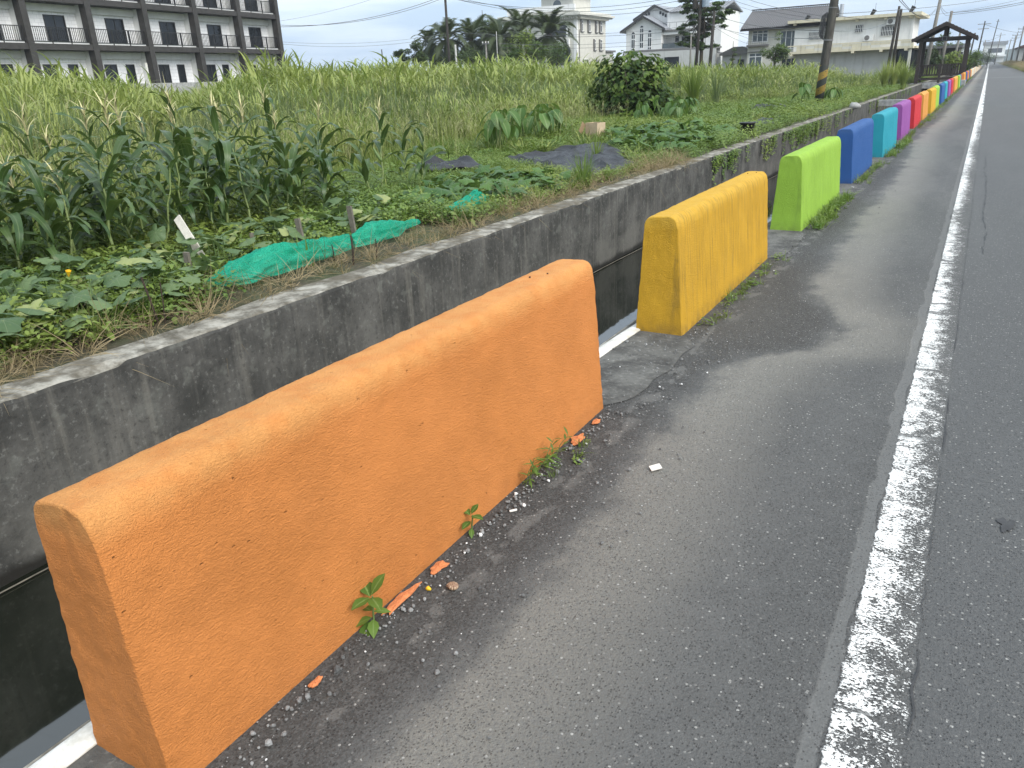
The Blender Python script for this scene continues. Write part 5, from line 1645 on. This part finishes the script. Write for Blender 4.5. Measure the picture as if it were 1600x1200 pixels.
# tiered tree before the gable house
p = at(1097, 60, 96)
q = random.Random(3); cl = []
for tier in range(10):
    z = 4.2 + tier * .95; r_ = (2.0, 2.6, 2.9, 3.1, 3.0, 3.1, 2.8, 2.3, 1.7, 1.0)[tier]
    for k in range(15):
        a = q.uniform(0, 2 * PI); r = r_ * q.uniform(.15, 1.05)
        cl.append((r * math.cos(a) + .4 * math.sin(z), r * math.sin(a), z + q.uniform(-.4, .4) + .12 * r, q.uniform(.4, .8), q.uniform(.4, .8), q.uniform(.12, .26)))
tree('tiered_tree', 'tall tree with flat tiers of dark leaves in front of the gable house', 'tree', (p.x, p.y, 0), 'tree_mid', cl, 26000, .28, 8.5, .2, 9, limbs=60, shell=.2)
p = at(1212, 74, 90)
tree('leafy_tree', 'round leafy tree in front of the tiled house', 'tree', (p.x, p.y, 0), 'tree_mid', clumps_round(1.55, 2.0, 1.9, 14, 4) + [(.2, 0, 4.6, .45, .45, .6), (-1.1, 0, 3.2, .6, .5, .5)], 2600, .2, 2.4, .12, 12)
for px, py, d, lab in ((1145, 92, 88, 'clipped cloud shaped tree beside the small shed'), (901, 92, 92, 'small clipped cloud tree before the tower house')):
    p = at(px, py, d); q = random.Random(px)
    cl = [(q.uniform(-.25, .25), 0, 1.7 + .45 * k, .38 - .03 * k, .38, .16) for k in range(5)]
    tree('clipped_tree', lab, 'tree', (p.x, p.y, 0), 'tree_dark', cl, 700, .12, 3.2, .06, px)
for k, (px, py, d, r_, hh_, mt, lab) in enumerate(((1466, 72, 118, 2.6, 4.2, 'tree_mid', 'dense green tree behind the pavilion'), (1482, 78, 124, 2.0, 3.0, 'tree_dark', 'darker tree right of the one behind the pavilion'), (1517, 92, 120, 1.6, 2.6, 'tree_mid', 'green shrubby tree right of the pavilion post'),
        (1524, 94, 180, 2.2, 3.0, 'tree_mid', 'shrub on the canal bank past the pavilion'), (1533, 95, 260, 3.4, 4.6, 'tree_dark', 'hazy tree clump near the end of the road on the left'), (1540, 95, 360, 4.2, 5.0, 'tree_dark', 'farthest tree clump left of the road end'), (1458, 95, 100, 1.6, 2.0, 'tree_dark', 'low shrub seen through the pavilion railing'), (1490, 96, 104, 1.5, 1.8, 'tree_lime', 'low pale shrub seen through the right of the pavilion railing'))):
    p = at(px, py, d); z0 = max(.2, p.z - hh_ / 2)
    tree('leafy_tree' if r_ > 1.9 else 'shrub', lab, 'tree' if r_ > 1.9 else 'shrub', (p.x, p.y, 0), mt, clumps_round(r_, hh_, z0, 12, 60 + k), 1500, .25, z0 + .8, .14, 80 + k)
# far hedge-line of trees under the sky
L = LB_(); q = random.Random(21); cl = []
for k in range(120):
    a = R(q.uniform(-46, -2)); d = q.uniform(260, 420)
    cl.append((d * math.sin(a), d * math.cos(a), 2.2, 7, 7, q.uniform(2.0, 3.6)))
leaf_cloud(L, cl, 9000, 1.1, q, .6)
tag(put('far_treeline', L.mesh('far_treeline', M['tree_dark'])), 'low hazy line of far trees behind the houses', 'treeline', kind='stuff')

# ================================================================== POLES AND WIRES
def vertical_px(px0, py0, d, z0, z1, lean=0.0):
    p = at(px0, py0, d); return Vector((p.x, p.y, z0)), Vector((p.x + lean, p.y, z1))
POLES = {}
def pole(key, label, px, py, d, top, r, mat='pole', arms=(), lean=0.0, cat='utility pole', name='utility_pole', extra=None, group=None):
    p = at(px, py, d)
    t = thing(name, label, cat, (p.x, p.y, 0), 0, group)
    MB().tube([(0, 0, 0), (lean * .5, 0, top / 2), (lean, 0, top)], [r, r * .88, r * .72], 10).build('shaft', M[mat], t, True)
    for z, hw in arms:
        box('crossarm', M['metal'], t, lean * z / top - hw, lean * z / top + hw, -.1, -.02, z, z + .1)
        for k in range(3):
            x = lean * z / top - hw + .08 + (2 * hw - .16) * k / 2
            MB().tube([(x, -.06, z + .1), (x, -.06, z + .2), (x, -.06, z + .26)], [.03, .05, .02], 6).build('insulator', M['dish_white'] if r > .08 else M['metal'], t)
    POLES[key] = Vector((p.x + lean, p.y, top))
    return t
t = thing('utility_pole', 'leaning concrete pole with yellow and dark spiral bands at its foot', 'utility pole', (-5.86, 35.55, 0), 0, None, (0, R(3.3), 0))
MB().tube([(0, 0, -.2), (0, 0, 1.55), (0, 0, 4), (0, 0, 9.0)], [.185, .175, .16, .12], 16).build('shaft', M['stripe'], t, True)
MB().tube([(0, 0, 2.44), (0, 0, 2.5)], [.185, .185], 16).build('clamp_band', M['metal'], t)
MB().tube([(0, 0, 3.62), (0, 0, 3.66)], [.175, .175], 16).build('clamp_band', M['metal'], t)
for k in range(5):
    pts = [(-.2 - .03 * k + .1 * math.sin(a) * .5, -.05 - .03 * k, 2.98 + (.5 - .03 * k) * math.cos(a)) for a in np.linspace(0, 2 * PI, 20)]
    MB().tube(pts, .016, 5, False).build('cable_coil', M['wire'], t)
POLES['striped'] = Vector((-5.3, 35.55, 8.8)); POLES['striped_mid'] = Vector((-5.72, 35.5, 2.5))
pole('palm', 'tall wooden power pole with crossarm in front of the palms', 701, 80, 88, 11.2, .16, 'pole_dark', ((9.55, .75),))
box('top_pin', M['metal'], bpy.data.objects['utility_pole.001'], -.03, .03, -.03, .03, 11.2, 12.2)
pole('pale', 'short pale concrete post right of the tall wooden pole', 712, 80, 80, 4.9, .12, 'pole_pale', cat='post', name='post')
pole('thin', 'thin dark lone post standing in the grass far left of the palms', 597, 85, 62, 4.0, .05, 'pole_dark', cat='post', name='post')
pole('p760', 'short wooden pole with small crossarm before the palms', 760, 85, 82, 5.2, .11, 'pole', ((4.9, .4),))
pole('p776', 'slim pale lamp post with camera before the palms', 777, 85, 82, 6.0, .05, 'pole_pale', cat='lamp post', name='lamp_post')
pole('trans', 'power pole carrying a grey transformer in front of the tiered tree', 1088, 70, 84, 10.4, .17, 'pole_dark', ((9.2, .9), (7.9, .5)), .35)
t = bpy.data.objects['utility_pole.003']
MB().tube([(.75, 0, 7.3), (.75, 0, 8.7)], [.34, .34], 12).build('transformer', simple('transformer_grey', (.24, .3, .36), .5), t)
MB().tube([(-.3, 0, 7.2), (-.3, 0, 8.3)], [.24, .24], 12).build('transformer', M['pole_dark'], t)
pole('p1112', 'dark wooden pole right of the transformer pole', 1109, 80, 80, 6.6, .17, 'pole_dark', (), .25)
pole('p1080', 'slim short pole left of the transformer pole', 1079, 80, 82, 4.9, .09, 'pole', ())
pole('pair1', 'tarred leaning pole in front of the white wing, left of the pair', 1388, 85, 72, 5.6, .12, 'pole_dark', (), .35)
pole('pair2', 'tarred pole in front of the white wing, right of the pair', 1396, 85, 72, 5.4, .12, 'pole_dark', (), .15)
pole('pav1', 'tall bare concrete pole behind the left of the pavilion roof', 1449, 85, 92, 7.3, .2, 'pole', (), .45)
pole('pav2', 'bare concrete pole behind the pavilion ridge', 1472, 85, 100, 6.4, .18, 'pole', (), .3)
pole('pav3', 'lower bare pole behind the right slope of the pavilion roof', 1491, 85, 110, 5.0, .15, 'pole', (), .3)
pole('r1', 'tall dark pole just right of the pavilion, left of the double crossarm pole', 1513, 92, 160, 5.8, .14, 'pole_dark', (), .4)
pole('r2', 'double crossarm pole left of the road past the pavilion', 1525, 93, 200, 9.0, .16, 'pole_dark', ((8.4, 1.2), (7.5, 1.0)), .5)
pole('r4', 'tall leaning pole near the far end of the road', 1543, 93, 300, 13.0, .16, 'pole_dark', ((12.4, .5),), 1.1)
pole('r5', 'small pole with crossarm far left of the road end', 1533, 93, 330, 8.0, .16, 'pole', ((7.6, 1.2),), .4)
pole('r6', 'small pole right of the road end', 1555, 93, 330, 10, .16, 'pole', ((9.2, 1.4),), .4)
ORD = ['nearest', 'second', 'third', 'fourth', 'fifth', 'sixth', 'seventh', 'eighth', 'ninth', 'tenth', 'eleventh']
for k, y in enumerate((122, 140, 158, 178, 198, 220, 245, 272, 305, 345, 390)):
    t = thing('utility_pole', '%s pole in the row of power poles right of the road' % ORD[k], 'utility pole', (5.9 + .6 * (k % 2), y, 0), 0, 'power poles right of the road')
    MB().tube([(0, 0, 0), (.1, 0, 5), (.25 + .1 * (k % 3), 0, 9.0 + .3 * (k % 2))], [.2, .17, .13], 8).build('shaft', M['pole_dark'] if k < 3 else M['pole'], t, True)
    hw = 1.1
    box('crossarm', M['metal'], t, .2 - hw, .2 + hw, -.12, -.02, 8.3, 8.42)
    for s in (-.95, .2, 1.1): MB().tube([(.2 + s, -.07, 8.42), (.2 + s, -.07, 8.7)], .06, 6).build('insulator', M['metal'], t)
    POLES['R%d' % k] = Vector((6.1 + .6 * (k % 2), y, 8.6))
for k, (x, y) in enumerate(((4.7, 118), (4.8, 136), (4.7, 160))):
    o = MB().tube([(0, 0, 0), (0, 0, 1.5)], .09, 8).build('marker_post', M['pole_dark']); o.location = (x, y, 0)
    tag(o, ('nearest dark short post in the dry grass bank', 'second dark short post in the dry grass bank', 'farthest dark short post in the dry grass bank')[k], 'post', 'short posts in the dry grass bank')
def wire(a, b, sag, r, label, mat='wire'):
    a, b = Vector(a), Vector(b)
    pts = [a.lerp(b, t_) - Vector((0, 0, sag * 4 * t_ * (1 - t_))) for t_ in np.linspace(0, 1, 16)]
    o = MB().tube(pts, r, 5).build('power_line', M[mat]); tag(o, label, 'power line', 'overhead lines')
P_ = POLES
lp = P_['palm'] + Vector((0, 0, -1.4))
wire(at(433, 42, 84), lp + Vector((-.6, 0, 0)), .7, .022, 'thick line from the apartment row to the pole before the palms')
wire(at(433, 39, 84), lp + Vector((.6, 0, .05)), .9, .02, 'second thick line from apartment row to the pole before the palms')
wire(at(430, 34, 90), P_['palm'] + Vector((0, 0, .9)), .6, .012, 'thin high line from the apartment row to the pole top before the palms', 'wire_pale')
wire(at(433, 65, 84), at(700, 52, 88), .5, .012, 'upper thin low line from the apartment row towards the palms', 'wire_pale')
wire(at(433, 68, 84), at(700, 56, 88), .6, .014, 'lower thin line from the apartment row towards the palms', 'wire_pale')
wire(lp + Vector((.6, 0, 0)), at(1093, -6, 84), 1.4, .02, 'thick line from the palm pole rising past the tower turret')
wire(lp + Vector((-.6, 0, .05)), at(1085, -10, 84), 1.2, .02, 'second thick line from the palm pole rising past the turret')
wire(lp + Vector((0, 0, .02)), at(1120, -2, 84), 1.6, .018, 'third line from the palm pole rising past the turret')
wire(P_['palm'] + Vector((0, 0, .9)), at(1010, -4, 84), .4, .012, 'thin top line from the palm pole towards the turret', 'wire_pale')
wire(at(705, 50, 88), P_['trans'] + Vector((0, 0, -4.6)), .6, .014, 'thin low line crossing the tower house front', 'wire_pale')
wire(at(705, 53, 88), P_['trans'] + Vector((0, 0, -5.0)), .5, .016, 'lower line crossing the tower house front')
wire(at(780, 68, 82), P_['p1080'] + Vector((0, 0, -.1)), .4, .014, 'low line across the tower house lower windows', 'wire_pale')
wire(at(780, 74, 82), P_['p1080'] + Vector((0, 0, -.6)), .3, .014, 'lowest line across the tower house lower windows')
for z, px, py, lab in ((-.8, 1290, 26, 'upper line from transformer pole to the leaning striped pole'), (-1.4, 1290, 31, 'second line from transformer pole to the leaning striped pole'), (-1.8, 1288, 35, 'third line from transformer pole to the leaning striped pole'), (-3.4, 1287, 48, 'thick low line from transformer pole to the leaning striped pole'), (-4.4, 1287, 60, 'low thin line from transformer pole to the leaning striped pole')):
    wire(P_['trans'] + Vector((.5, 0, z)), at(px, py, 36), .4, .014 if 'low' in lab else .01, lab, 'wire_pale' if 'thin' in lab or 'third' in lab else 'wire')
wire(P_['p1112'] + Vector((0, 0, -1.0)), at(1240, 78, 90), .3, .012, 'short line from dark pole to the tiled house wall', 'wire_pale')
wire(P_['p1112'] + Vector((0, 0, -1.2)), at(1172, 69, 92), .2, .012, 'second short line from dark pole to the tiled house wall', 'wire_pale')
wire(P_['striped_mid'] + Vector((0, 0, .9)), at(1420, 24, 92), .3, .012, 'dark line from leaning pole rising along the white wing roof')
wire(P_['striped_mid'] + Vector((0, 0, .3)), at(1388, 34, 92), .25, .010, 'thin line from the leaning pole to the upper air conditioner', 'wire_pale')
for k, dx in enumerate((0, 5)):
    wire(at(1398 + dx, -8, 34), P_['pav1'] + Vector((-.3, 0, -1.0 - .1 * k)), .7, .012, ('left', 'right')[k] + ' dark cable dropping from above to the pole behind the pavilion')
wire(P_['pav1'] + Vector((0, 0, -.6)), P_['pav2'] + Vector((0, 0, -.1)), .35, .014, 'slack cable between the two poles behind the pavilion')
wire(P_['pav1'] + Vector((0, 0, -.7)), P_['pav2'] + Vector((0, 0, -.25)), .5, .014, 'lower slack cable between the two poles behind the pavilion')
wire(P_['pav2'] + Vector((0, 0, -.2)), P_['R0'] + Vector((-1, 0, -.3)), .15, .022, 'thick cable from the pavilion pole across the road to the pole row')
wire(P_['pav2'] + Vector((0, 0, -.35)), P_['R0'] + Vector((-1, 0, -.45)), .2, .022, 'second thick cable across the road to the pole row')
wire(at(1296, 22, 36), at(1602, -12, 90), .25, .012, 'thin line rising right above the pavilion from the leaning pole', 'wire_pale')
wire(at(1440, 25, 92), at(1602, -3, 110), .2, .014, 'thin line rising from the white wing roof to the upper right', 'wire_pale')
wire(at(1484, 20, 100), at(1602, 2, 115), .2, .014, 'thin line rising from the pavilion pole to the right edge', 'wire_pale')
wire(P_['r2'] + Vector((0, 0, -.6)), P_['R6'] + Vector((-1, 0, -1)), .2, .03, 'cable crossing the far road from the double crossarm pole')
wire(P_['r5'] + Vector((0, 0, -.4)), P_['r6'] + Vector((0, 0, -1)), .2, .03, 'farthest cable crossing the road')
for k in range(9):
    for j, off in enumerate((-.95, .2, 1.1)):
        wire(P_['R%d' % k] + Vector((off, 0, 0)), P_['R%d' % (k + 1)] + Vector((off, 0, 0)), .35, .012, '%s of the lines between the %s and next pole right of the road' % (('left', 'middle', 'right')[j], ORD[k]), 'wire_pale')

# ================================================================== THINGS IN THE FIELD
def cloth(name, mat, pts4, nx, ny, fold, seed, label, cat, z0=.03, ragged=.12, freq=2.6, thick=.004):
    a, b, c, d = [Vector((*p, 0)) for p in pts4]
    v = []; f = []
    for j in range(ny + 1):
        for i in range(nx + 1):
            u, w_ = i / nx, j / ny
            p = a.lerp(b, u).lerp(d.lerp(c, u), w_)
            e = min(u, 1 - u, w_, 1 - w_)
            o_ = mnoise.noise_vector(Vector((p.x * 1.5, p.y * 1.5, seed))) * ragged * 2.2
            n1 = 1 - abs(mnoise.noise((p.x * freq * .45 + p.y * .5 + seed, p.y * freq * .35, seed))) * 2.6
            n2 = 1 - abs(mnoise.noise((p.x * freq * 1.4, p.y * freq * .9 + seed, 1))) * 2.4
            z = z0 + fold * (max(0, n1) ** 2 * .7 + .35 * max(0, n2) ** 2) * min(1, e * 8 + .25)
            v.append((p.x + o_.x, p.y + o_.y, z))
    for j in range(ny):
        for i in range(nx):
            k = j * (nx + 1) + i
            f.append((k, k + 1, k + nx + 2, k + nx + 1))
    o = put(name, mk_mesh(name, v, f, mat, True))
    s = o.modifiers.new('thickness', 'SOLIDIFY'); s.thickness = thick
    return tag(o, label, cat)
cloth('weed_sheet', M['tarp'], TARPS[0], 110, 110, .12, 2, 'large crumpled black woven sheet spread over the bed by the wall', 'ground sheet')
cloth('weed_sheet', M['tarp'], TARPS[1], 30, 60, .12, 5, 'far black sheet on the ground behind the black pot', 'ground sheet')
cloth('weed_sheet', M['tarp'], ((-8.7, 11.3), (-7.7, 10.6), (-7.2, 11.3), (-8.0, 12.2)), 40, 30, .2, 8, 'small crumpled black sheet amid weeds left of the large one', 'ground sheet', z0=.1)
cloth('weed_sheet', M['tarp'], ((-7.3, 30), (-6.2, 30.4), (-6.4, 31.6), (-7.4, 31)), 20, 20, .2, 9, 'tattered dark sheet in the weeds before the leaning pole', 'ground sheet', z0=.12)
def netting(path, label, seed):
    v = []; f = []
    n, mseg = len(path) * 20, 34
    cen = []; wd = []; hg = []
    for i in range(n + 1):
        t_ = i / n * (len(path) - 1); k = min(int(t_), len(path) - 2); u = t_ - k
        A, B_ = path[k], path[k + 1]
        cen.append((A[0] + (B_[0] - A[0]) * u, A[1] + (B_[1] - A[1]) * u)); wd.append(A[2] + (B_[2] - A[2]) * u); hg.append(A[3] + (B_[3] - A[3]) * u)
    for i in range(n + 1):
        x, y = cen[i]; x2, y2 = cen[min(i + 1, n)]; x1, y1 = cen[max(i - 1, 0)]
        d = Vector((x2 - x1, y2 - y1, 0)).normalized(); s = Vector((-d.y, d.x, 0))
        for k in range(mseg + 1):
            a = PI * k / mseg
            fo = mnoise.noise((k * .42 + seed, i * .05, seed)) * .4 + mnoise.noise((k * .9, i * .10, seed + 3)) * .3 + (1 - 2 * abs(mnoise.noise((k * .8 + 7, i * .035, seed + 5)))) * .16
            r = 1 + fo * .7
            p = Vector((x, y, .04)) + s * (-math.cos(a) * wd[i] * .78 * r) + Vector((0, 0, math.sin(a) * hg[i] * r * .82))
            v.append(p)
    for i in range(n):
        for k in range(mseg):
            a = i * (mseg + 1) + k
            f.append((a, a + 1, a + mseg + 2, a + mseg + 1))
    return tag(put('green_net', mk_mesh('green_net', v, f, M['net'], True)), label, 'garden net')
netting([(-5.1, 3.9, .05, .03), (-5.02, 4.15, .22, .16), (-5.0, 4.5, .2, .22), (-5.0, 4.9, .16, .2), (-5.0, 5.25, .12, .16), (-5.0, 5.52, .04, .13)], 'long bunched green net lying along the top of the canal wall', 3)
netting([(-5.0, 5.54, .04, .12), (-5.02, 5.8, .15, .19), (-5.06, 6.15, .16, .17), (-5.12, 6.5, .06, .09), (-5.2, 6.85, .05, .05)], 'smaller green net bundle tied to the dark stick end to end with the long one', 8)
netting([(-5.3, 7.55, .06, .05), (-5.2, 7.85, .17, .14), (-5.25, 8.15, .1, .2), (-5.3, 8.5, .04, .06)], 'small torn green net piece among leaves further along the wall', 12)
def stake(px, py, h_, lean, r, mat, label, z=0.0, flat=False):
    p = on_ground(px, py)
    mb = MB()
    if flat: mb.box(-.028, .028, -.012, .012, -.05, h_)
    else: mb.tube([(0, 0, -.05), (.01, 0, h_ * .5), (0, .005, h_)], [r, r * .95, r * .85], 7)
    o = mb.build('garden_stake', M[mat]); o.location = (p.x, p.y, z); o.rotation_euler = (lean[0], lean[1], lean[2] if len(lean) > 2 else 0)
    tag(o, label, 'stake')
stake(556, 378, .36, (0, -.1), .02, 'wood_grey', 'grey wooden stake behind the knot of the green nets', flat=True)
stake(477, 398, .34, (0, -.12), .018, 'wood_grey', 'grey stake leaning behind the long green net', flat=True)
stake(507, 352, .12, (0, .05), .025, 'wood_pale', 'short pale stump stake amid the squash leaves')
stake(398, 400, .22, (0, 0), .024, 'wood_grey', 'greenish short stake left of the long green net')
stake(300, 445, .27, (0, .02), .022, 'wood_grey', 'weathered square stake below the pale leaning board', flat=True)
stake(206, 425, .14, (0, 0), .03, 'wood_pale', 'low pale stake half hidden in the squash leaves')
stake(552, 412, .25, (0, .02), .01, 'twig', 'dark stick where the two green nets are tied')
stake(588, 402, .17, (0, .05), .006, 'twig', 'thin dark stick before the smaller green net')
stake(522, 408, .15, (0, -.05), .006, 'twig', 'thin dark stick before the long green net')
stake(247, 505, .33, (.1, -.1), .008, 'twig', 'dead brown stem among the squash leaves at the wall')
stake(258, 508, .30, (0, .12), .005, 'twig', 'thin dead stalk beside the brown stem at the wall')
p = on_ground(322, 432)
o = MB().box(-.035, .035, -.008, .008, 0, .5).build('board', M['wood_pale']); o.location = (p.x, p.y, .16); o.rotation_euler = (R(-35), R(-42), R(30))
tag(o, 'pale flat board leaning among the squash leaves before the corn', 'board')
# cardboard box, black pot
t = thing('cardboard_box', 'open brown cardboard box standing in weeds behind the black sheet', 'box', (-8.2, 18.35, 0), R(-14))
for a in ((-.3, .3, -.26, -.25), (-.3, .3, .25, .26), (-.3, -.29, -.249, .249), (.29, .3, -.249, .249)):
    box('side', M['card'], t, *[k * .62 for k in a], 0, .42)
fl = MB().box(-.3, -.05, -.005, .005, 0, .18); o = fl.build('flap', M['card_dark'], t); o.location = (-.185, -.13, .42); o.rotation_euler = (R(20), R(-60), R(80))
box('bottom', M['card_dark'], t, -.178, .178, -.153, .153, .01, .02)
t = thing('plant_pot', 'empty black plastic nursery pot at the edge of the wall', 'pot', (-4.74, 19.4, .07))
MB().tube([(0, 0, 0), (0, 0, .22), (0, 0, .225), (0, 0, .25)], [.13, .17, .19, .19], 18).build('pot', M['black'], t, True)
o = MB().tube([(0, 0, .0), (.1, 0, .05), (.25, .02, .06), (.4, 0, .02)], [.06, .14, .12, .05], 8).build('white_stone', M['concrete'], smooth=True); o.location = (-4.35, 33.2, 0)
tag(o, 'pale lump of concrete on the wall edge near the leaning pole', 'stone')
# dead leaf bits and straw bundle at wall edge
# ================================================================== SMALL THINGS ON THE ROAD
def kerb_plant(x, y, label, leaves, s, hgt=.05, name='weed_plant'):
    t = thing(name, label, 'weed', (x, y, 0), 0)
    st = MB()
    st.tube([(0, 0, 0), (.003, 0, hgt), (.012, -.004, hgt * 2.2)], [.0035, .003, .002], 6)
    st.build('stem', M['stemg'], t)
    for az, pitch, ln, wd, z in leaves:
        Lb = LB_(); Lb.add(*ovate((.004 * math.cos(az), .004 * math.sin(az), z), az, pitch, ln * s, wd * s, .12))
        put('leaf', Lb.mesh('leaf', M['road_weed']), t)
kerb_plant(-1.30, 1.345, 'broad leaved green weed growing against the orange barrier, nearest the camera', [(2.6, .35, .085, .045, .10), (-.5, .3, .08, .042, .10), (1.3, .9, .085, .042, .105), (-1.7, .25, .07, .04, .10), (.6, .1, .05, .028, .05), (2.9, .0, .05, .03, .05), (-2.3, -.1, .06, .036, .03), (-.9, -.2, .055, .034, .025), (-1.6, -.35, .07, .042, .02)], 1.0)
kerb_plant(-1.31, 1.885, 'small four leaved weed at the foot of the orange barrier, middle', [(2.7, .3, .055, .03, .07), (-.2, .35, .06, .032, .07), (1.3, .8, .05, .028, .075), (-1.6, .1, .05, .028, .05), (-1.0, -.3, .035, .02, .02)], 1.0, .035)
t = thing('weed_tuft', 'thin leaved grassy weed at the far foot of the orange barrier', 'weed', (-1.30, 2.33, 0))
for k in range(9):
    x, y = rr.gauss(.0, .012), rr.uniform(-.12, .28)
    st = MB(); h_ = rr.uniform(.06, .13); lx = rr.uniform(.01, .05); ly = rr.uniform(-.03, .03)
    st.tube([(x, y, 0), (x + lx * .4, y + ly * .4, h_ * .6), (x + lx, y + ly, h_)], [.002, .0016, .001], 5); sto = st.build('stem', M['stemg'], t)
    Lb = LB_()
    for j in range(8):
        u = .2 + .8 * j / 7
        Lb.add(*ovate((x + lx * u, y + ly * u, h_ * u), rr.uniform(0, 6.28), rr.uniform(-.1, .8), rr.uniform(.04, .065), .009, .1))
    put('foliage', Lb.mesh('foliage', M['road_weed']), t)
def scrap(x, y, rx, ry, label, seed, rz=0):
    n, rings = 26, 4
    v = [(0, 0, .012)]; f = []
    for r_ in range(1, rings + 1):
        for k in range(n):
            a = 2 * PI * k / n
            q_ = r_ / rings * (1 + .55 * mnoise.noise((math.cos(a) * 1.6 + seed, math.sin(a) * 1.6, seed)) + .2 * mnoise.noise((math.cos(a) * 5, math.sin(a) * 5, seed)))
            v.append((rx * q_ * math.cos(a), ry * q_ * math.sin(a), .006 + .012 * abs(mnoise.noise((q_ * 3 + seed, a * 2, 0))) * (1.1 - r_ / rings)))
    for k in range(n):
        f.append((0, 1 + k, 1 + (k + 1) % n))
        for r_ in range(rings - 1):
            a = 1 + r_ * n + k; b = 1 + r_ * n + (k + 1) % n
            f.append((a, a + n, b + n, b))
    o = put('paint_scrap', mk_mesh('paint_scrap', v, f, M['scrap'], False), None, (x, y, .004), (0, 0, rz))
    s = o.modifiers.new('thickness', 'SOLIDIFY'); s.thickness = .003
    tag(o, label, 'paint scrap', 'orange paint scraps on the road')
for k, (x, y, rx, ry, lab) in enumerate(((-1.295, 1.47, .025, .10, 'long orange paint scrap beyond the nearest broad leaved weed'), (-1.29, 1.66, .03, .05, 'loopy orange paint scrap before the small four leaved weed'), (-1.29, 2.70, .035, .07, 'largest orange paint scrap near the far end of the orange barrier'), (-1.29, 2.90, .02, .04, 'small orange paint scrap nearest the barrier far end'), (-1.285, 1.09, .014, .03, 'small orange paint scrap left of the nearest weed'))):
    scrap(x, y, rx * .72, ry * .72, lab, k * 3.1)
o = put('paper_scrap', MB().box(-.022, .022, -.016, .016, 0, .003).mesh('paper_scrap', M['paper']), None, (-.90, 2.59, .012), (R(8), R(-10), R(40))); tag(o, 'pale scrap of paper lying alone on the asphalt', 'paper scrap')
o = MB().tube([(-.014, 0, 0), (-.012, 0, 0), (.012, 0, 0), (.014, 0, 0)], [.004, .0045, .0045, .004], 8).build('cigarette_butt', M['paper']); o.location = (-1.25, 2.07, .006); o.rotation_euler = (0, 0, R(50)); tag(o, 'white cigarette butt beside the thin leaved weed', 'cigarette butt')
mb = MB()
for k in range(26):
    a = k * .62; r = .012 * (k / 26) + .002
    mb.tube([(r * math.cos(a), r * math.sin(a), .014 - .0004 * k), (r * math.cos(a + .62), r * math.sin(a + .62), .0136 - .0004 * k)], .003 + .006 * k / 26, 7)
o = mb.build('snail_shell', M['shell'], smooth=True); o.location = (-1.19, 1.59, .006); tag(o, 'banded empty snail shell on the road beside the orange barrier', 'snail shell')
o = MB().tube([(-.008, 0, .004), (0, 0, .008), (.01, .002, .004)], [.003, .008, .003], 7).build('fallen_petal', M['petal'], smooth=True); o.location = (-1.255, 1.55, .002); tag(o, 'small yellow fallen blossom by the snail shell', 'blossom')
# loose grit along the blocks
peb = []
for k in range(5):
    b = MB(); q = random.Random(k)
    b.tube([(0, 0, 0), (0, 0, .25), (0, 0, .6), (0, 0, .75)], [.35, .55, .42, .12], 6)
    b.v = [(x * q.uniform(.8, 1.25), y * q.uniform(.7, 1.3), z * q.uniform(.85, 1.1)) for x, y, z in b.v]
    peb.append(b.mesh('pebble', M['pebble'] if k < 4 else M['dish_white']))
c_peb = proto_set('pebble_kinds', peb)
n = 1500
y = np.r_[rng.uniform(.3, 3.2, 700), rng.uniform(3, 4.4, 250), rng.uniform(4, 12, 550)]
x = -1.305 + np.abs(rng.normal(0, .05, n)) + (rng.random(n) < .2) * rng.uniform(0, .5, n)
x = np.where((y > 3.05) & (y < 4.25), rng.uniform(-1.62, -1.0, n), x)
s_ = rng.gamma(2.0, .0022, n) + .0015
scatter('road_grit', c_peb, 5, np.stack([x, y, np.full(n, .004)], 1), np.stack([s_, s_, s_], 1), 'loose grit and small pebbles along the feet of the barriers', 'grit', .4, np.where(rng.random(n) < .05, 4, rng.integers(0, 4, n)))
# far hills
v = []; f = []
xs = np.linspace(-700, 1100, 160)
for i, x in enumerate(xs):
    hgt = 6 + 34 * np.clip((x + 100) / 700, 0, 1) * .6 * (1 + .3 * mnoise.noise((x * .005, 2, 0))) + 5 * mnoise.noise((x * .018, 5, 0))
    v += [(x, 880, -2), (x, 980, min(48, max(2, hgt))), (x, 1120, -2)]
    if i: f += [(3 * i - 3, 3 * i, 3 * i + 1, 3 * i - 2), (3 * i - 2, 3 * i + 1, 3 * i + 2, 3 * i - 1)]
tag(put('hills', mk_mesh('hills', v, f, M['hill'], True)), kind='structure')
# the air: thin haze round the whole place
hz = bpy.data.materials.new('haze'); hz.use_nodes = True; hz.node_tree.nodes.clear()
ho = hz.node_tree.nodes.new('ShaderNodeOutputMaterial'); pv = hz.node_tree.nodes.new('ShaderNodeVolumePrincipled')
pv.inputs['Color'].default_value = (.86, .92, 1, 1); pv.inputs['Density'].default_value = .00035
hz.node_tree.links.new(pv.outputs[0], ho.inputs['Volume'])
o = MB().box(-FAR - 20, FAR + 20, -80, FAR + 20, -3, 50).build('haze', hz)
tag(o, kind='stuff')
